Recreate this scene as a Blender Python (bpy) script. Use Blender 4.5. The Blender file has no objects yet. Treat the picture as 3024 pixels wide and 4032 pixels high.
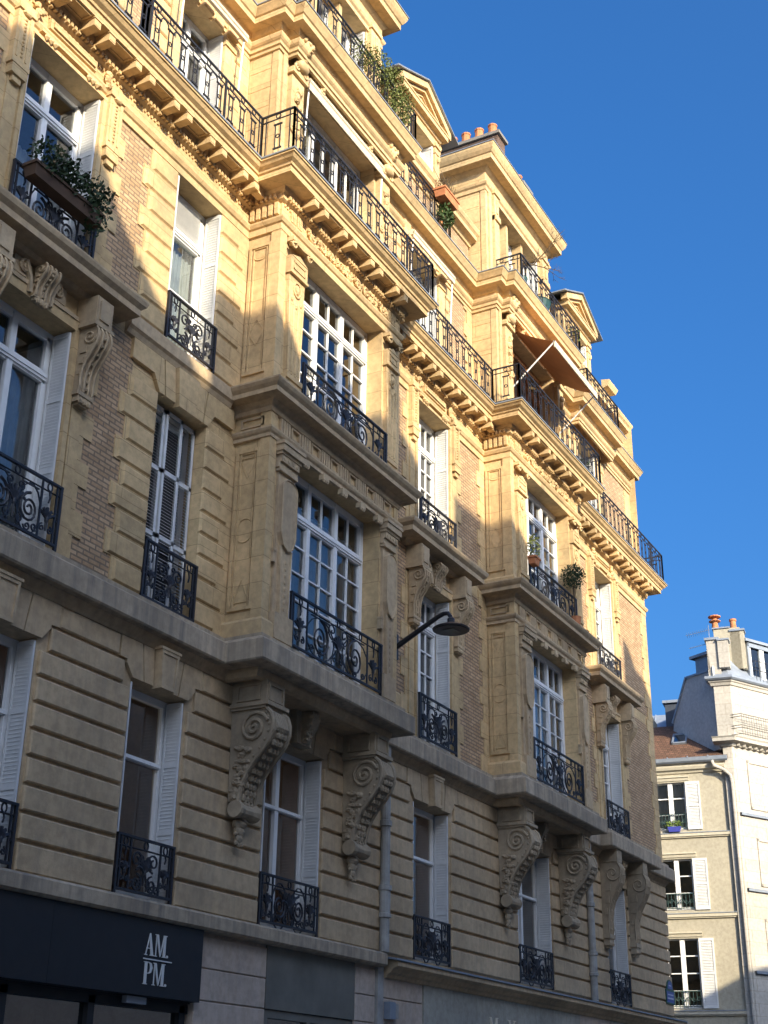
import bpy, math, random
from mathutils import Vector, Matrix
random.seed(7)
C = bpy.context.scene.collection
R = math.radians
PI = math.pi
# ------------------------------------------------------------------ camera
scene = bpy.context.scene
cd = bpy.data.cameras.new('camera'); cam = bpy.data.objects.new('camera', cd); C.objects.link(cam)
scene.camera = cam
AX = ((0.47464061, 0.36597527, 0.80048635), (-0.88008691, 0.18412839, 0.43765713), (0.01277942, -0.91222741, 0.40948485))
right = [a[0] for a in AX]; up = [-a[1] for a in AX]; back = [-a[2] for a in AX]
m = Matrix([[right[i], up[i], back[i], 0] for i in range(3)] + [[0, 0, 0, 1]])
CAMP = Vector((0, -11.5, 1.6))
m.translation = CAMP
cam.matrix_world = m
cd.sensor_fit = 'VERTICAL'; cd.sensor_height = 24.0; cd.sensor_width = 18.0
cd.lens = 5326.0 / 4032.0 * 24.0
cd.clip_start = 0.1; cd.clip_end = 2000
scene.render.resolution_x = 768; scene.render.resolution_y = 1024
# ------------------------------------------------------------------ light
SUN = Vector((-0.575, -1.0, 0.48)).normalized()
elev = math.asin(SUN.z); az = math.atan2(SUN.x, SUN.y)
w = bpy.data.worlds.new('World'); scene.world = w; w.use_nodes = True
nt = w.node_tree; bg = nt.nodes['Background']
sky = nt.nodes.new('ShaderNodeTexSky'); sky.sky_type = 'NISHITA'; sky.sun_disc = False
sky.sun_elevation = elev; sky.sun_rotation = az
sky.air_density = 1.0; sky.dust_density = 8.0; sky.ozone_density = 8.0; sky.altitude = 0
hs = nt.nodes.new('ShaderNodeHueSaturation'); hs.inputs['Saturation'].default_value = 1.15
nt.links.new(sky.outputs[0], hs.inputs['Color']); nt.links.new(hs.outputs[0], bg.inputs[0]); bg.inputs[1].default_value = 0.15
sd = bpy.data.lights.new('sun', 'SUN'); sd.energy = 3.9; sd.angle = R(0.4); sd.color = (1.0, 0.87, 0.64)
so = bpy.data.objects.new('sun', sd); C.objects.link(so)
so.rotation_euler = SUN.to_track_quat('Z', 'Y').to_euler(); so.location = (0, -60, 60)
scene.view_settings.view_transform = 'Standard'; scene.view_settings.look = 'None'
scene.view_settings.exposure = 1.1; scene.view_settings.gamma = 1.0
scene.render.engine = 'CYCLES'

# ------------------------------------------------------------------ materials
def nodes(name):
    mt = bpy.data.materials.new(name); mt.use_nodes = True
    n = mt.node_tree; b = n.nodes['Principled BSDF']
    return mt, n, b
def noise(n, scale, detail=6, vec=None, rough=0.6):
    t = n.nodes.new('ShaderNodeTexNoise'); t.inputs['Scale'].default_value = scale
    t.inputs['Detail'].default_value = detail; t.inputs['Roughness'].default_value = rough
    if vec: n.links.new(vec, t.inputs['Vector'])
    return t
def ramp(n, fac, stops):
    r = n.nodes.new('ShaderNodeValToRGB'); e = r.color_ramp.elements
    while len(e) < len(stops): e.new(0.5)
    for i, (p, c) in enumerate(stops):
        e[i].position = p; e[i].color = (*c, 1) if len(c) == 3 else c
    n.links.new(fac, r.inputs[0]); return r
def mix(n, a, b, fac, mode='MIX'):
    x = n.nodes.new('ShaderNodeMixRGB'); x.blend_type = mode
    for i, v in ((0, fac), (1, a), (2, b)):
        if isinstance(v, (int, float)): x.inputs[i].default_value = v
        elif isinstance(v, tuple): x.inputs[i].default_value = (*v, 1)
        else: n.links.new(v, x.inputs[i])
    return x.outputs[0]
def pos(n):
    return n.nodes.new('ShaderNodeNewGeometry').outputs['Position']
def mapped(n, sc):
    mp = n.nodes.new('ShaderNodeMapping'); mp.inputs['Scale'].default_value = sc
    n.links.new(pos(n), mp.inputs[0]); return mp.outputs[0]
def bump(n, b, h, strength, dist=0.02):
    u = n.nodes.new('ShaderNodeBump'); u.inputs['Strength'].default_value = strength; u.inputs['Distance'].default_value = dist
    n.links.new(h, u.inputs['Height']); n.links.new(u.outputs[0], b.inputs['Normal'])
def stone(name, base, vary=0.25, streak=0.0, streak_col=(0.1, 0.09, 0.075), rough=0.85, patch=(0.2, 0.18, 0.14), joints=False):
    mt, n, b = nodes(name)
    p = pos(n)
    a = noise(n, 0.55, 8, p); c = noise(n, 9, 6, p); d = noise(n, 60, 3, p)
    dark = tuple(x * (1 - vary) for x in base); light = tuple(min(1, x * (1 + vary * .7)) for x in base)
    col = ramp(n, a.outputs[0], [(0.3, dark), (0.7, light)]).outputs[0]
    col = mix(n, col, ramp(n, c.outputs[0], [(0.35, (0.72, 0.7, 0.68)), (0.6, (1.05, 1.04, 1.02))]).outputs[0], 0.6, 'MULTIPLY')
    # broad grey weathering patches
    q = noise(n, 0.9, 9, mapped(n, (1, 1, 0.6)), 0.7)
    f = ramp(n, q.outputs[0], [(0.52, (0, 0, 0)), (0.72, (1, 1, 1))]).outputs[0]
    col = mix(n, col, patch, mix(n, f, (0.33, 0.33, 0.33), 1.0, 'MULTIPLY'))
    if streak > 0:
        s = noise(n, 1.0, 5, mapped(n, (7, 7, 0.35)), 0.65)
        f = ramp(n, s.outputs[0], [(0.42, (0, 0, 0)), (0.68, (streak,) * 3)]).outputs[0]
        col = mix(n, col, streak_col, f)
    if joints:      # ashlar courses
        sp = n.nodes.new('ShaderNodeSeparateXYZ'); n.links.new(p, sp.inputs[0]); ad = n.nodes.new('ShaderNodeMath'); ad.operation = 'ADD'
        n.links.new(sp.outputs[0], ad.inputs[0]); n.links.new(sp.outputs[1], ad.inputs[1])
        cb = n.nodes.new('ShaderNodeCombineXYZ'); n.links.new(ad.outputs[0], cb.inputs[0]); n.links.new(sp.outputs[2], cb.inputs[1])
        t = n.nodes.new('ShaderNodeTexBrick'); n.links.new(cb.outputs[0], t.inputs['Vector']); t.inputs['Scale'].default_value = 1.0
        t.inputs['Brick Width'].default_value = 1.15; t.inputs['Row Height'].default_value = 0.43; t.inputs['Mortar Size'].default_value = 0.006
        t.inputs['Color1'].default_value = (0.9, 0.9, 0.88, 1); t.inputs['Color2'].default_value = (1.08, 1.06, 1.04, 1); t.inputs['Mortar'].default_value = (0.55, 0.5, 0.43, 1)
        col = mix(n, col, t.outputs[0], 0.75, 'MULTIPLY')
    n.links.new(col, b.inputs['Base Color']); b.inputs['Roughness'].default_value = rough
    b.inputs['Specular IOR Level'].default_value = 0.2
    h = mix(n, c.outputs[0], d.outputs[0], 0.5)
    bump(n, b, h, 0.35, 0.015)
    return mt
def plain(name, col, rough=0.6, metal=0.0, spec=0.3, vary=0.15, nscale=6, bumps=0.0):
    mt, n, b = nodes(name)
    c = noise(n, nscale, 6, pos(n))
    o = ramp(n, c.outputs[0], [(0.3, tuple(x * (1 - vary) for x in col)), (0.7, tuple(min(1, x * (1 + vary)) for x in col))]).outputs[0]
    n.links.new(o, b.inputs['Base Color']); b.inputs['Roughness'].default_value = rough
    b.inputs['Metallic'].default_value = metal; b.inputs['Specular IOR Level'].default_value = spec
    if bumps: bump(n, b, c.outputs[0], bumps)
    return mt
def bricks(name, c1, c2, mortar, bw=0.235, bh=0.073, along='x', mortar_w=0.014):
    mt, n, b = nodes(name)
    sp = n.nodes.new('ShaderNodeSeparateXYZ'); n.links.new(pos(n), sp.inputs[0])
    cb = n.nodes.new('ShaderNodeCombineXYZ')
    n.links.new(sp.outputs[0 if along == 'x' else 1], cb.inputs[0]); n.links.new(sp.outputs[2], cb.inputs[1])
    t = n.nodes.new('ShaderNodeTexBrick'); n.links.new(cb.outputs[0], t.inputs['Vector'])
    t.inputs['Color1'].default_value = (*c1, 1); t.inputs['Color2'].default_value = (*c2, 1); t.inputs['Mortar'].default_value = (*mortar, 1)
    t.inputs['Scale'].default_value = 1.0; t.inputs['Brick Width'].default_value = bw; t.inputs['Row Height'].default_value = bh
    t.inputs['Mortar Size'].default_value = mortar_w; t.inputs['Mortar Smooth'].default_value = 0.2; t.inputs['Bias'].default_value = -0.1
    z = noise(n, 2.2, 7, pos(n)); y = noise(n, 25, 4, pos(n))
    col = mix(n, t.outputs[0], ramp(n, z.outputs[0], [(0.3, (0.7, 0.68, 0.66)), (0.7, (1.15, 1.12, 1.1))]).outputs[0], 0.7, 'MULTIPLY')
    col = mix(n, col, ramp(n, y.outputs[0], [(0.3, (0.8, 0.8, 0.8)), (0.7, (1.1, 1.1, 1.1))]).outputs[0], 0.7, 'MULTIPLY')
    n.links.new(col, b.inputs['Base Color']); b.inputs['Roughness'].default_value = 0.9; b.inputs['Specular IOR Level'].default_value = 0.15
    inv = n.nodes.new('ShaderNodeInvert'); n.links.new(t.outputs['Fac'], inv.inputs[1])
    bump(n, b, inv.outputs[0], 0.6, 0.012)
    return mt
def glass(name, tint=(0.55, 0.6, 0.62), extra=0.05):
    mt = bpy.data.materials.new(name); mt.use_nodes = True; n = mt.node_tree; n.nodes.clear()
    out = n.nodes.new('ShaderNodeOutputMaterial'); tr = n.nodes.new('ShaderNodeBsdfTransparent'); tr.inputs[0].default_value = (*tint, 1)
    gl = n.nodes.new('ShaderNodeBsdfGlossy'); gl.inputs['Roughness'].default_value = 0.015
    w_ = noise(n, 1.6, 2, pos(n)); u = n.nodes.new('ShaderNodeBump'); u.inputs['Strength'].default_value = 0.05; u.inputs['Distance'].default_value = 0.05
    n.links.new(w_.outputs[0], u.inputs['Height']); n.links.new(u.outputs[0], gl.inputs['Normal'])
    fr = n.nodes.new('ShaderNodeFresnel'); fr.inputs[0].default_value = 1.55
    mu = n.nodes.new('ShaderNodeMath'); mu.operation = 'MULTIPLY_ADD'; mu.inputs[1].default_value = 1.7; mu.inputs[2].default_value = extra
    n.links.new(fr.outputs[0], mu.inputs[0])
    mx = n.nodes.new('ShaderNodeMixShader'); n.links.new(mu.outputs[0], mx.inputs[0]); n.links.new(tr.outputs[0], mx.inputs[1]); n.links.new(gl.outputs[0], mx.inputs[2])
    n.links.new(mx.outputs[0], out.inputs[0]); return mt
def emit(name, col, s):
    mt, n, b = nodes(name); b.inputs['Base Color'].default_value = (*col, 1)
    b.inputs['Emission Color'].default_value = (*col, 1); b.inputs['Emission Strength'].default_value = s; return mt

STONE = stone('limestone', (0.62, 0.445, 0.235), joints=True)
STONE2 = stone('rusticated_limestone', (0.56, 0.415, 0.25), 0.25, 0.3, (0.25, 0.2, 0.15))
BAND = stone('weathered_limestone', (0.50, 0.395, 0.27), 0.3, 0.7, (0.17, 0.15, 0.125))
CARVED = stone('carved_limestone', (0.41, 0.32, 0.21), 0.3, 0.3, (0.18, 0.16, 0.13))
PIER = stone('shop_pier_stone', (0.55, 0.45, 0.36), 0.2, 0.25, (0.38, 0.25, 0.13))
BRICK = bricks('ochre_brick', (0.47, 0.30, 0.165), (0.62, 0.43, 0.25), (0.27, 0.2, 0.135))
BRICKD = bricks('dark_chimney_brick', (0.13, 0.085, 0.065), (0.2, 0.13, 0.1), (0.09, 0.075, 0.06), along='y')
IRON = plain('black_wrought_iron', (0.018, 0.018, 0.022), 0.5, 0.0, 0.5)
WHITE = plain('white_window_paint', (0.78, 0.77, 0.74), 0.45, 0, 0.4, 0.05)
SHUT = plain('pale_grey_shutter_paint', (0.66, 0.65, 0.62), 0.5, 0, 0.35, 0.08)
WOOD = plain('brown_window_wood', (0.36, 0.16, 0.06), 0.5, 0, 0.3, 0.3)
GLASS = glass('window_glass')
GLASSD = glass('shop_glass', (0.3, 0.32, 0.3), 0.2)
CURT = plain('net_curtain', (0.75, 0.75, 0.72), 0.9, 0, 0.1, 0.15, 3)
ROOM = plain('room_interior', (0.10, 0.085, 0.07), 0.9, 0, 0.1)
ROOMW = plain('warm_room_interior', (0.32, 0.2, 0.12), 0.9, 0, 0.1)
ZINC = plain('zinc_sheet', (0.27, 0.30, 0.34), 0.45, 0.3, 0.4, 0.15, 3)
SLATE = bricks('roof_slate', (0.11, 0.115, 0.125), (0.17, 0.17, 0.175), (0.05, 0.05, 0.055), 0.24, 0.13, 'x', 0.008)
TERRA = plain('terracotta', (0.5, 0.2, 0.09), 0.85, 0, 0.2, 0.25)
SIGNB = plain('black_sign_board', (0.02, 0.02, 0.021), 0.6, 0, 0.4, 0.1)
GREYP = plain('grey_green_panel', (0.16, 0.15, 0.12), 0.6, 0, 0.3, 0.25, 1.5)
CREAM = stone('cream_shop_slab', (0.42, 0.4, 0.33), 0.2, 0.25, (0.22, 0.19, 0.14))
LETTER = plain('pale_letters', (0.7, 0.69, 0.64), 0.5, 0, 0.3, 0.03)
GOLD = plain('cream_metal_letters', (0.75, 0.66, 0.5), 0.4, 0, 0.4, 0.05)
PIPE = plain('grey_painted_pipe', (0.34, 0.325, 0.29), 0.6, 0, 0.3, 0.25, 4)
LAMPM = plain('dark_lamp_metal', (0.035, 0.035, 0.04), 0.4, 0.3, 0.4)
LAMPG = plain('lamp_lens', (0.16, 0.17, 0.15), 0.25, 0, 0.5)
BLUE = plain('blue_enamel', (0.05, 0.075, 0.28), 0.35, 0, 0.5, 0.1)
ENAM = plain('white_enamel', (0.5, 0.52, 0.6), 0.4, 0, 0.4, 0.05)
LEAF = plain('leaf_green', (0.05, 0.085, 0.022), 0.6, 0, 0.3, 0.5, 14)
LEAFD = plain('dark_leaf_green', (0.028, 0.05, 0.018), 0.6, 0, 0.3, 0.5, 14)
LEAFY = plain('olive_leaf', (0.13, 0.15, 0.035), 0.6, 0, 0.3, 0.45, 14)
TWIG = plain('twig_bark', (0.09, 0.065, 0.04), 0.8, 0, 0.1, 0.3)
CANVAS = plain('terracotta_awning_canvas', (0.52, 0.25, 0.115), 0.85, 0, 0.1, 0.1, 2)
CANVW = plain('striped_cream_canvas', (0.6, 0.5, 0.36), 0.85, 0, 0.1, 0.15, 5)
POTG = plain('green_glazed_pot', (0.03, 0.07, 0.06), 0.4, 0, 0.5)
YELL = stone('yellow_render', (0.42, 0.38, 0.29), 0.12, 0.2, (0.35, 0.31, 0.24), patch=(0.4, 0.36, 0.27))
WREND = stone('white_limestone_render', (0.46, 0.43, 0.38), 0.12, 0.2, (0.42, 0.38, 0.32), patch=(0.5, 0.45, 0.37), joints=True)
GABLE = stone('grey_gable_render', (0.5, 0.5, 0.48), 0.12, 0.2, (0.35, 0.35, 0.34), patch=(0.4, 0.4, 0.4))
TRIMY = plain('cream_trim', (0.5, 0.45, 0.34), 0.7, 0, 0.2, 0.1)
TILE = bricks('brown_roof_tile', (0.13, 0.075, 0.05), (0.19, 0.105, 0.07), (0.07, 0.045, 0.035), 0.17, 0.11, 'y', 0.01)
OPP = stone('opposite_render', (0.66, 0.58, 0.46), 0.1, 0.15, (0.5, 0.45, 0.38))
PLUSH = plain('yellow_cushion', (0.75, 0.42, 0.12), 0.9, 0, 0.1)

# ------------------------------------------------------------------ mesh builder
class MB:
    def __init__(s): s.v = []; s.f = []
    def add(s, vs, fs):
        o = len(s.v); s.v += [tuple(v) for v in vs]; s.f += [[i + o for i in f] for f in fs]; return s
    def box(s, x0, x1, y0, y1, z0, z1):
        return s.add([(x0, y0, z0), (x1, y0, z0), (x1, y1, z0), (x0, y1, z0), (x0, y0, z1), (x1, y0, z1), (x1, y1, z1), (x0, y1, z1)],
                     [(0, 3, 2, 1), (4, 5, 6, 7), (0, 1, 5, 4), (1, 2, 6, 5), (2, 3, 7, 6), (3, 0, 4, 7)])
    def cham(s, x0, x1, yb, yf, z0, z1, c=0.025):
        """bossage block on a wall: back at yb, front at yf, chamfered front edges"""
        return s.add([(x0, yb, z0), (x1, yb, z0), (x1, yb, z1), (x0, yb, z1), (x0, yf + c, z0), (x1, yf + c, z0), (x1, yf + c, z1), (x0, yf + c, z1),
                      (x0 + c, yf, z0 + c), (x1 - c, yf, z0 + c), (x1 - c, yf, z1 - c), (x0 + c, yf, z1 - c)],
                     [(0, 1, 5, 4), (1, 2, 6, 5), (2, 3, 7, 6), (3, 0, 4, 7), (4, 5, 9, 8), (5, 6, 10, 9), (6, 7, 11, 10), (7, 4, 8, 11), (8, 9, 10, 11)])
    def quad(s, a, b, c, d): return s.add([a, b, c, d], [(0, 1, 2, 3)])
    def prism(s, pts, plane, d0, d1):
        n = len(pts)
        def P(p, d):
            return {'xz': (p[0], d, p[1]), 'yz': (d, p[0], p[1]), 'xy': (p[0], p[1], d)}[plane]
        return s.add([P(p, d0) for p in pts] + [P(p, d1) for p in pts],
                     [tuple(range(n))[::-1], tuple(range(n, 2 * n))] + [(i, (i + 1) % n, n + (i + 1) % n, n + i) for i in range(n)])
    def tube(s, pts, r, n=6, closed=False, flat=None):
        pts = [Vector(p) for p in pts]; k = len(pts); o = len(s.v); nrm = None
        rr = r if isinstance(r, (list, tuple)) else [r] * k
        for i, p in enumerate(pts):
            a = pts[i - 1] if (i > 0 or closed) else p; b = pts[(i + 1) % k] if (i < k - 1 or closed) else p
            t = (b - a)
            t = t.normalized() if t.length > 1e-9 else Vector((0, 0, 1))
            if nrm is None:
                nrm = t.orthogonal().normalized() if flat is None else (Vector(flat) - t * t.dot(Vector(flat))).normalized()
            else:
                nrm = (nrm - t * t.dot(nrm))
                nrm = nrm.normalized() if nrm.length > 1e-6 else t.orthogonal().normalized()
            bi = t.cross(nrm)
            for j in range(n):
                q = 2 * PI * (j + 0.5) / n; s.v.append(tuple(p + (nrm * math.cos(q) + bi * math.sin(q)) * rr[i]))
        m_ = k if closed else k - 1
        for i in range(m_):
            for j in range(n):
                a = o + i * n + j; b = o + i * n + (j + 1) % n; c = o + ((i + 1) % k) * n + (j + 1) % n; d = o + ((i + 1) % k) * n + j
                s.f.append([a, b, c, d])
        if not closed:
            s.f.append([o + j for j in range(n)][::-1]); s.f.append([o + (k - 1) * n + j for j in range(n)])
        return s
    def lathe(s, prof, c, n=12):
        o = len(s.v); k = len(prof)
        for r, z in prof:
            for j in range(n):
                q = 2 * PI * j / n; s.v.append((c[0] + r * math.cos(q), c[1] + r * math.sin(q), c[2] + z))
        for i in range(k - 1):
            for j in range(n):
                s.f.append([o + i * n + j, o + i * n + (j + 1) % n, o + (i + 1) * n + (j + 1) % n, o + (i + 1) * n + j])
        s.f.append([o + j for j in range(n)][::-1]); s.f.append([o + (k - 1) * n + j for j in range(n)])
        return s
    def ball(s, c, r, n=8, m_=6, jit=0.0, rot=0.0):
        rx, ry, rz = (r, r, r) if isinstance(r, (int, float)) else r
        o = len(s.v)
        ct, st = math.cos(rot), math.sin(rot)
        for i in range(m_ + 1):
            th = PI * i / m_
            for j in range(n):
                ph = 2 * PI * j / n; k = 1 + random.uniform(-jit, jit)
                x, y, z = rx * math.sin(th) * math.cos(ph) * k, ry * math.sin(th) * math.sin(ph) * k, rz * math.cos(th) * k
                x, z = x * ct + z * st, -x * st + z * ct
                s.v.append((c[0] + x, c[1] + y, c[2] + z))
        for i in range(m_):
            for j in range(n):
                s.f.append([o + i * n + j, o + (i + 1) * n + j, o + (i + 1) * n + (j + 1) % n, o + i * n + (j + 1) % n])
        return s
    def mold(s, prof, path, caps=True):
        """sweep a profile [(out, z)] along a plan path [(x, y)]; out is to the right of travel (-y when going +x)"""
        k = len(path); o = len(s.v); n = len(prof); offs = []
        def nr(a, b):
            d = Vector((b[0] - a[0], b[1] - a[1])).normalized(); return Vector((d.y, -d.x))
        for i in range(k):
            if i == 0: v = nr(path[0], path[1])
            elif i == k - 1: v = nr(path[-2], path[-1])
            else:
                a = nr(path[i - 1], path[i]); b = nr(path[i], path[i + 1]); v = (a + b) / (1 + a.dot(b))
            offs.append(v)
        for i in range(k):
            for (p, z) in prof: s.v.append((path[i][0] + offs[i].x * p, path[i][1] + offs[i].y * p, z))
        for i in range(k - 1):
            for j in range(n):
                a = o + i * n + j; b = o + i * n + (j + 1) % n
                s.f.append([a, a + n, b + n, b])
        if caps:
            s.f.append([o + j for j in range(n)]); s.f.append([o + (k - 1) * n + j for j in range(n)][::-1])
        return s
    def wall(s, y, x0, x1, z0, z1, ops=(), depth=0.38, into=1):
        """wall face at y looking to -y with openings [xa,xb,za,zb] and reveals going `depth` into the wall"""
        xs = sorted({x0, x1, *[v for o in ops for v in o[:2] if x0 < v < x1]}); zs = sorted({z0, z1, *[v for o in ops for v in o[2:4] if z0 < v < z1]})
        for i in range(len(xs) - 1):
            for j in range(len(zs) - 1):
                cx, cz = (xs[i] + xs[i + 1]) / 2, (zs[j] + zs[j + 1]) / 2
                if any(o[0] < cx < o[1] and o[2] < cz < o[3] for o in ops): continue
                s.quad((xs[i], y, zs[j]), (xs[i + 1], y, zs[j]), (xs[i + 1], y, zs[j + 1]), (xs[i], y, zs[j + 1]))
        for a, b, c, d in ops:
            Y = y + depth
            s.quad((a, y, c), (a, y, d), (a, Y, d), (a, Y, c)); s.quad((b, y, d), (b, y, c), (b, Y, c), (b, Y, d))
            s.quad((a, y, d), (b, y, d), (b, Y, d), (a, Y, d)); s.quad((b, y, c), (a, y, c), (a, Y, c), (b, Y, c))
        return s
    def mesh(s, name):
        me = bpy.data.meshes.new(name); me.from_pydata(s.v, [], s.f); me.update(); return me
    def build(s, name, mat, parent=None, smooth=False, label=None):
        me = s.mesh(name); me.materials.append(mat)
        if smooth: me.polygons.foreach_set('use_smooth', [True] * len(me.polygons))
        o = bpy.data.objects.new(name, me); C.objects.link(o)
        if parent:
            o.parent = parent; o.location = -wloc(parent)
        if label: o['label'] = label
        return o
WL = {}
def wloc(o):
    v = Vector(o.location)
    while o.parent: o = o.parent; v += Vector(o.location)
    return v
def thing(name, label, cat, loc=(0, 0, 0), group=None):
    o = bpy.data.objects.new(name, None); C.objects.link(o); o.location = loc; o.empty_display_size = 0.3
    o['label'] = label; o['category'] = cat
    if group: o['group'] = group
    return o
def tag(o, label, cat, group=None):
    o['label'] = label; o['category'] = cat
    if group: o['group'] = group
    return o
def inst(name, me, parent, loc, mirror=False, rot=0.0):
    o = bpy.data.objects.new(name, me); C.objects.link(o); o.parent = parent
    o.location = Vector(loc) - wloc(parent)
    if mirror: o.scale = (-1, 1, 1)
    if rot: o.rotation_euler.z = rot
    return o
def structure(o): o['kind'] = 'structure'; return o
def mesh_of(mb, name, mat, smooth=False):
    me = mb.mesh(name); me.materials.append(mat)
    if smooth: me.polygons.foreach_set('use_smooth', [True] * len(me.polygons))
    return me
# ------------------------------------------------------------------ ground
g = MB().quad((-120, -24, 0.0), (160, -24, 0.0), (160, 200, 0.0), (-120, 200, 0.0)); g.quad((-120, -200, 0), (160, -200, 0), (160, -24, 0), (-120, -24, 0))
structure(g.build('ground', plain('ground_stone', (0.2, 0.19, 0.17), 0.9)))
structure(MB().box(-60, 39.5, -3.2, 0, 0.02, 0.14).build('pavement', plain('pavement_stone', (0.34, 0.32, 0.29), 0.9)))
structure(MB().box(-60, 100, -24, -10.6, 0.02, 0.14).build('pavement', bpy.data.materials['pavement_stone']))
structure(MB().quad((-120, -10.6, 0.008), (160, -10.6, 0.008), (160, -3.2, 0.008), (-120, -3.2, 0.008)).build('road', plain('asphalt', (0.055, 0.055, 0.058), 0.9)))
structure(MB().quad((39.5, -3.2, 0.008), (50, -3.2, 0.008), (50, 90, 0.008), (39.5, 90, 0.008)).build('road', bpy.data.materials['asphalt']))

# ------------------------------------------------------------------ the main building
X0 = 4.0; XE = 37.45
BAYS = [(15.97, 20.27), (25.77, 30.07)]; YB = -0.667
UPY = 0.25                                    # upper storeys stand back
AW = [(10.45, 11.97), (22.35, 23.87), (32.85, 34.35)]   # axes with hoods
BW = (13.9, 15.14)
bld = thing('apartment_building', 'tall ochre brick and limestone apartment building with two stone bays and iron balconies', 'building', (22, 0, 0))
low_path = [(X0, 0), (15.97, 0), (15.97, YB), (20.27, YB), (20.27, 0), (25.77, 0), (25.77, YB), (30.07, YB), (30.07, 0), (XE, 0), (XE, 14)]
up_path = [(x, y + UPY) for x, y in low_path[:-2]] + [(XE, UPY), (XE, 14)]

# --- ground floor
mb = MB()
mb.wall(0.0, X0, XE, 0, 4.0, [(X0, 15.81, 0.3, 3.95), (17.57, 20.22, 0.3, 3.95)], 0.35)
for a, b in ((15.81, 17.57), (20.22, 20.9), (21.17, 22.65)):
    z = 0.14
    for h in (0.55, 0.5, 0.5, 0.45, 0.45, 0.45, 0.42, 0.43):
        if z + h > 3.97: h = 3.96 - z
        if h > 0.05: mb.cham(a + 0.006, b - 0.006, 0.0, -0.035, z + 0.006, z + h - 0.006, 0.012)
        z += h
mb.build('ground_floor_wall', PIER, bld)
sl = [22.66, 24.9, 28.1, 30.4, 32.4, 34.8, XE - 0.02]
for i in range(len(sl) - 1):
    if i != 3: MB().box(sl[i] + 0.006, sl[i + 1] - 0.006, -0.05, -0.001, 0.16, 3.78).build('shop_cladding', CREAM, bld)
MB().box(sl[3] + 0.006, sl[4] - 0.006, -0.05, -0.001, 0.16, 3.78).build('shop_cladding', PIER, bld)
# shop window behind the black sign
wf = MB()
for x in (X0, 8.9, 12.2, 13.75, 15.62): wf.box(x, x + 0.12, 0.05, 0.18, 0.3, 2.95)
wf.box(X0, 15.8, 0.05, 0.18, 2.86, 3.0); wf.box(X0, 15.8, 0.05, 0.18, 0.3, 0.5); wf.box(X0, 15.8, 0.02, 0.2, 2.98, 3.94)
sw = wf.build('shop_window', SIGNB, bld)
MB().quad((X0, 0.12, 0.5), (15.75, 0.12, 0.5), (15.75, 0.12, 2.9), (X0, 0.12, 2.9)).build('pane', GLASSD, sw)
wf = MB(); wf.box(17.58, 20.21, 0.0, 0.12, 2.93, 3.04); wf.box(17.58, 17.7, 0.0, 0.12, 0.3, 2.93); wf.box(20.09, 20.21, 0.0, 0.12, 0.3, 2.93); wf.box(18.8, 18.9, 0.0, 0.12, 0.3, 2.93)
sw2 = wf.build('shop_window', GREYP, bld)
MB().quad((17.6, 0.06, 0.3), (20.2, 0.06, 0.3), (20.2, 0.06, 2.95), (17.6, 0.06, 2.95)).build('pane', GLASSD, sw2)
MB().box(17.58, 20.21, -0.03, 0.1, 3.05, 3.94).build('fascia_panel', GREYP, bld)
# interior shell (rooms)
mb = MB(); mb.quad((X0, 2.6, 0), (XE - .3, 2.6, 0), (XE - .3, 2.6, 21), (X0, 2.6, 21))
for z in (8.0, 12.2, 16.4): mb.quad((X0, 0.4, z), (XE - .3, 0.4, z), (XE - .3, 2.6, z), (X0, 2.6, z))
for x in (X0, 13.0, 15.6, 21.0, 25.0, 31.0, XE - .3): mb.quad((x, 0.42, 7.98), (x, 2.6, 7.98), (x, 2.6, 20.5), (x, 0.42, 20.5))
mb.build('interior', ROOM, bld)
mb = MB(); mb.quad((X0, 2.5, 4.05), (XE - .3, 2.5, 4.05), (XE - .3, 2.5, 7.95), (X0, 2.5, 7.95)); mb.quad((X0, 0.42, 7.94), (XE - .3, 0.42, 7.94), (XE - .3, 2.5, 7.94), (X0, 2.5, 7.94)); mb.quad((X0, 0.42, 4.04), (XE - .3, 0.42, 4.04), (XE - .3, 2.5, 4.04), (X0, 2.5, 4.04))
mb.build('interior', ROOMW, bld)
MB().quad((XE, 0.0, 0), (XE, 14, 0), (XE, 14, 22), (XE, 0.0, 22)).build('side_wall', STONE, bld)

# --- string course over the shops
MB().mold([(0, 3.93), (0.16, 3.94), (0.2, 3.97), (0.2, 4.13), (0.14, 4.17), (0, 4.2)], [(X0, 0), (21.02, 0)]).build('string_course', BAND, bld)
MB().mold([(0, 3.77), (0.08, 3.79), (0.1, 3.84), (0.16, 3.87), (0.2, 3.93), (0.3, 3.97), (0.3, 4.05), (0, 4.09)], [(21.2, 0), (XE, 0), (XE, 12)]).build('shop_cornice', STONE2, bld)
MB().mold([(-0.02, 4.1), (0.33, 4.055), (0.33, 4.085), (-0.02, 4.14)], [(21.1, 0), (XE, 0), (XE, 12)]).build('cornice_flashing', ZINC, bld)

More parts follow.
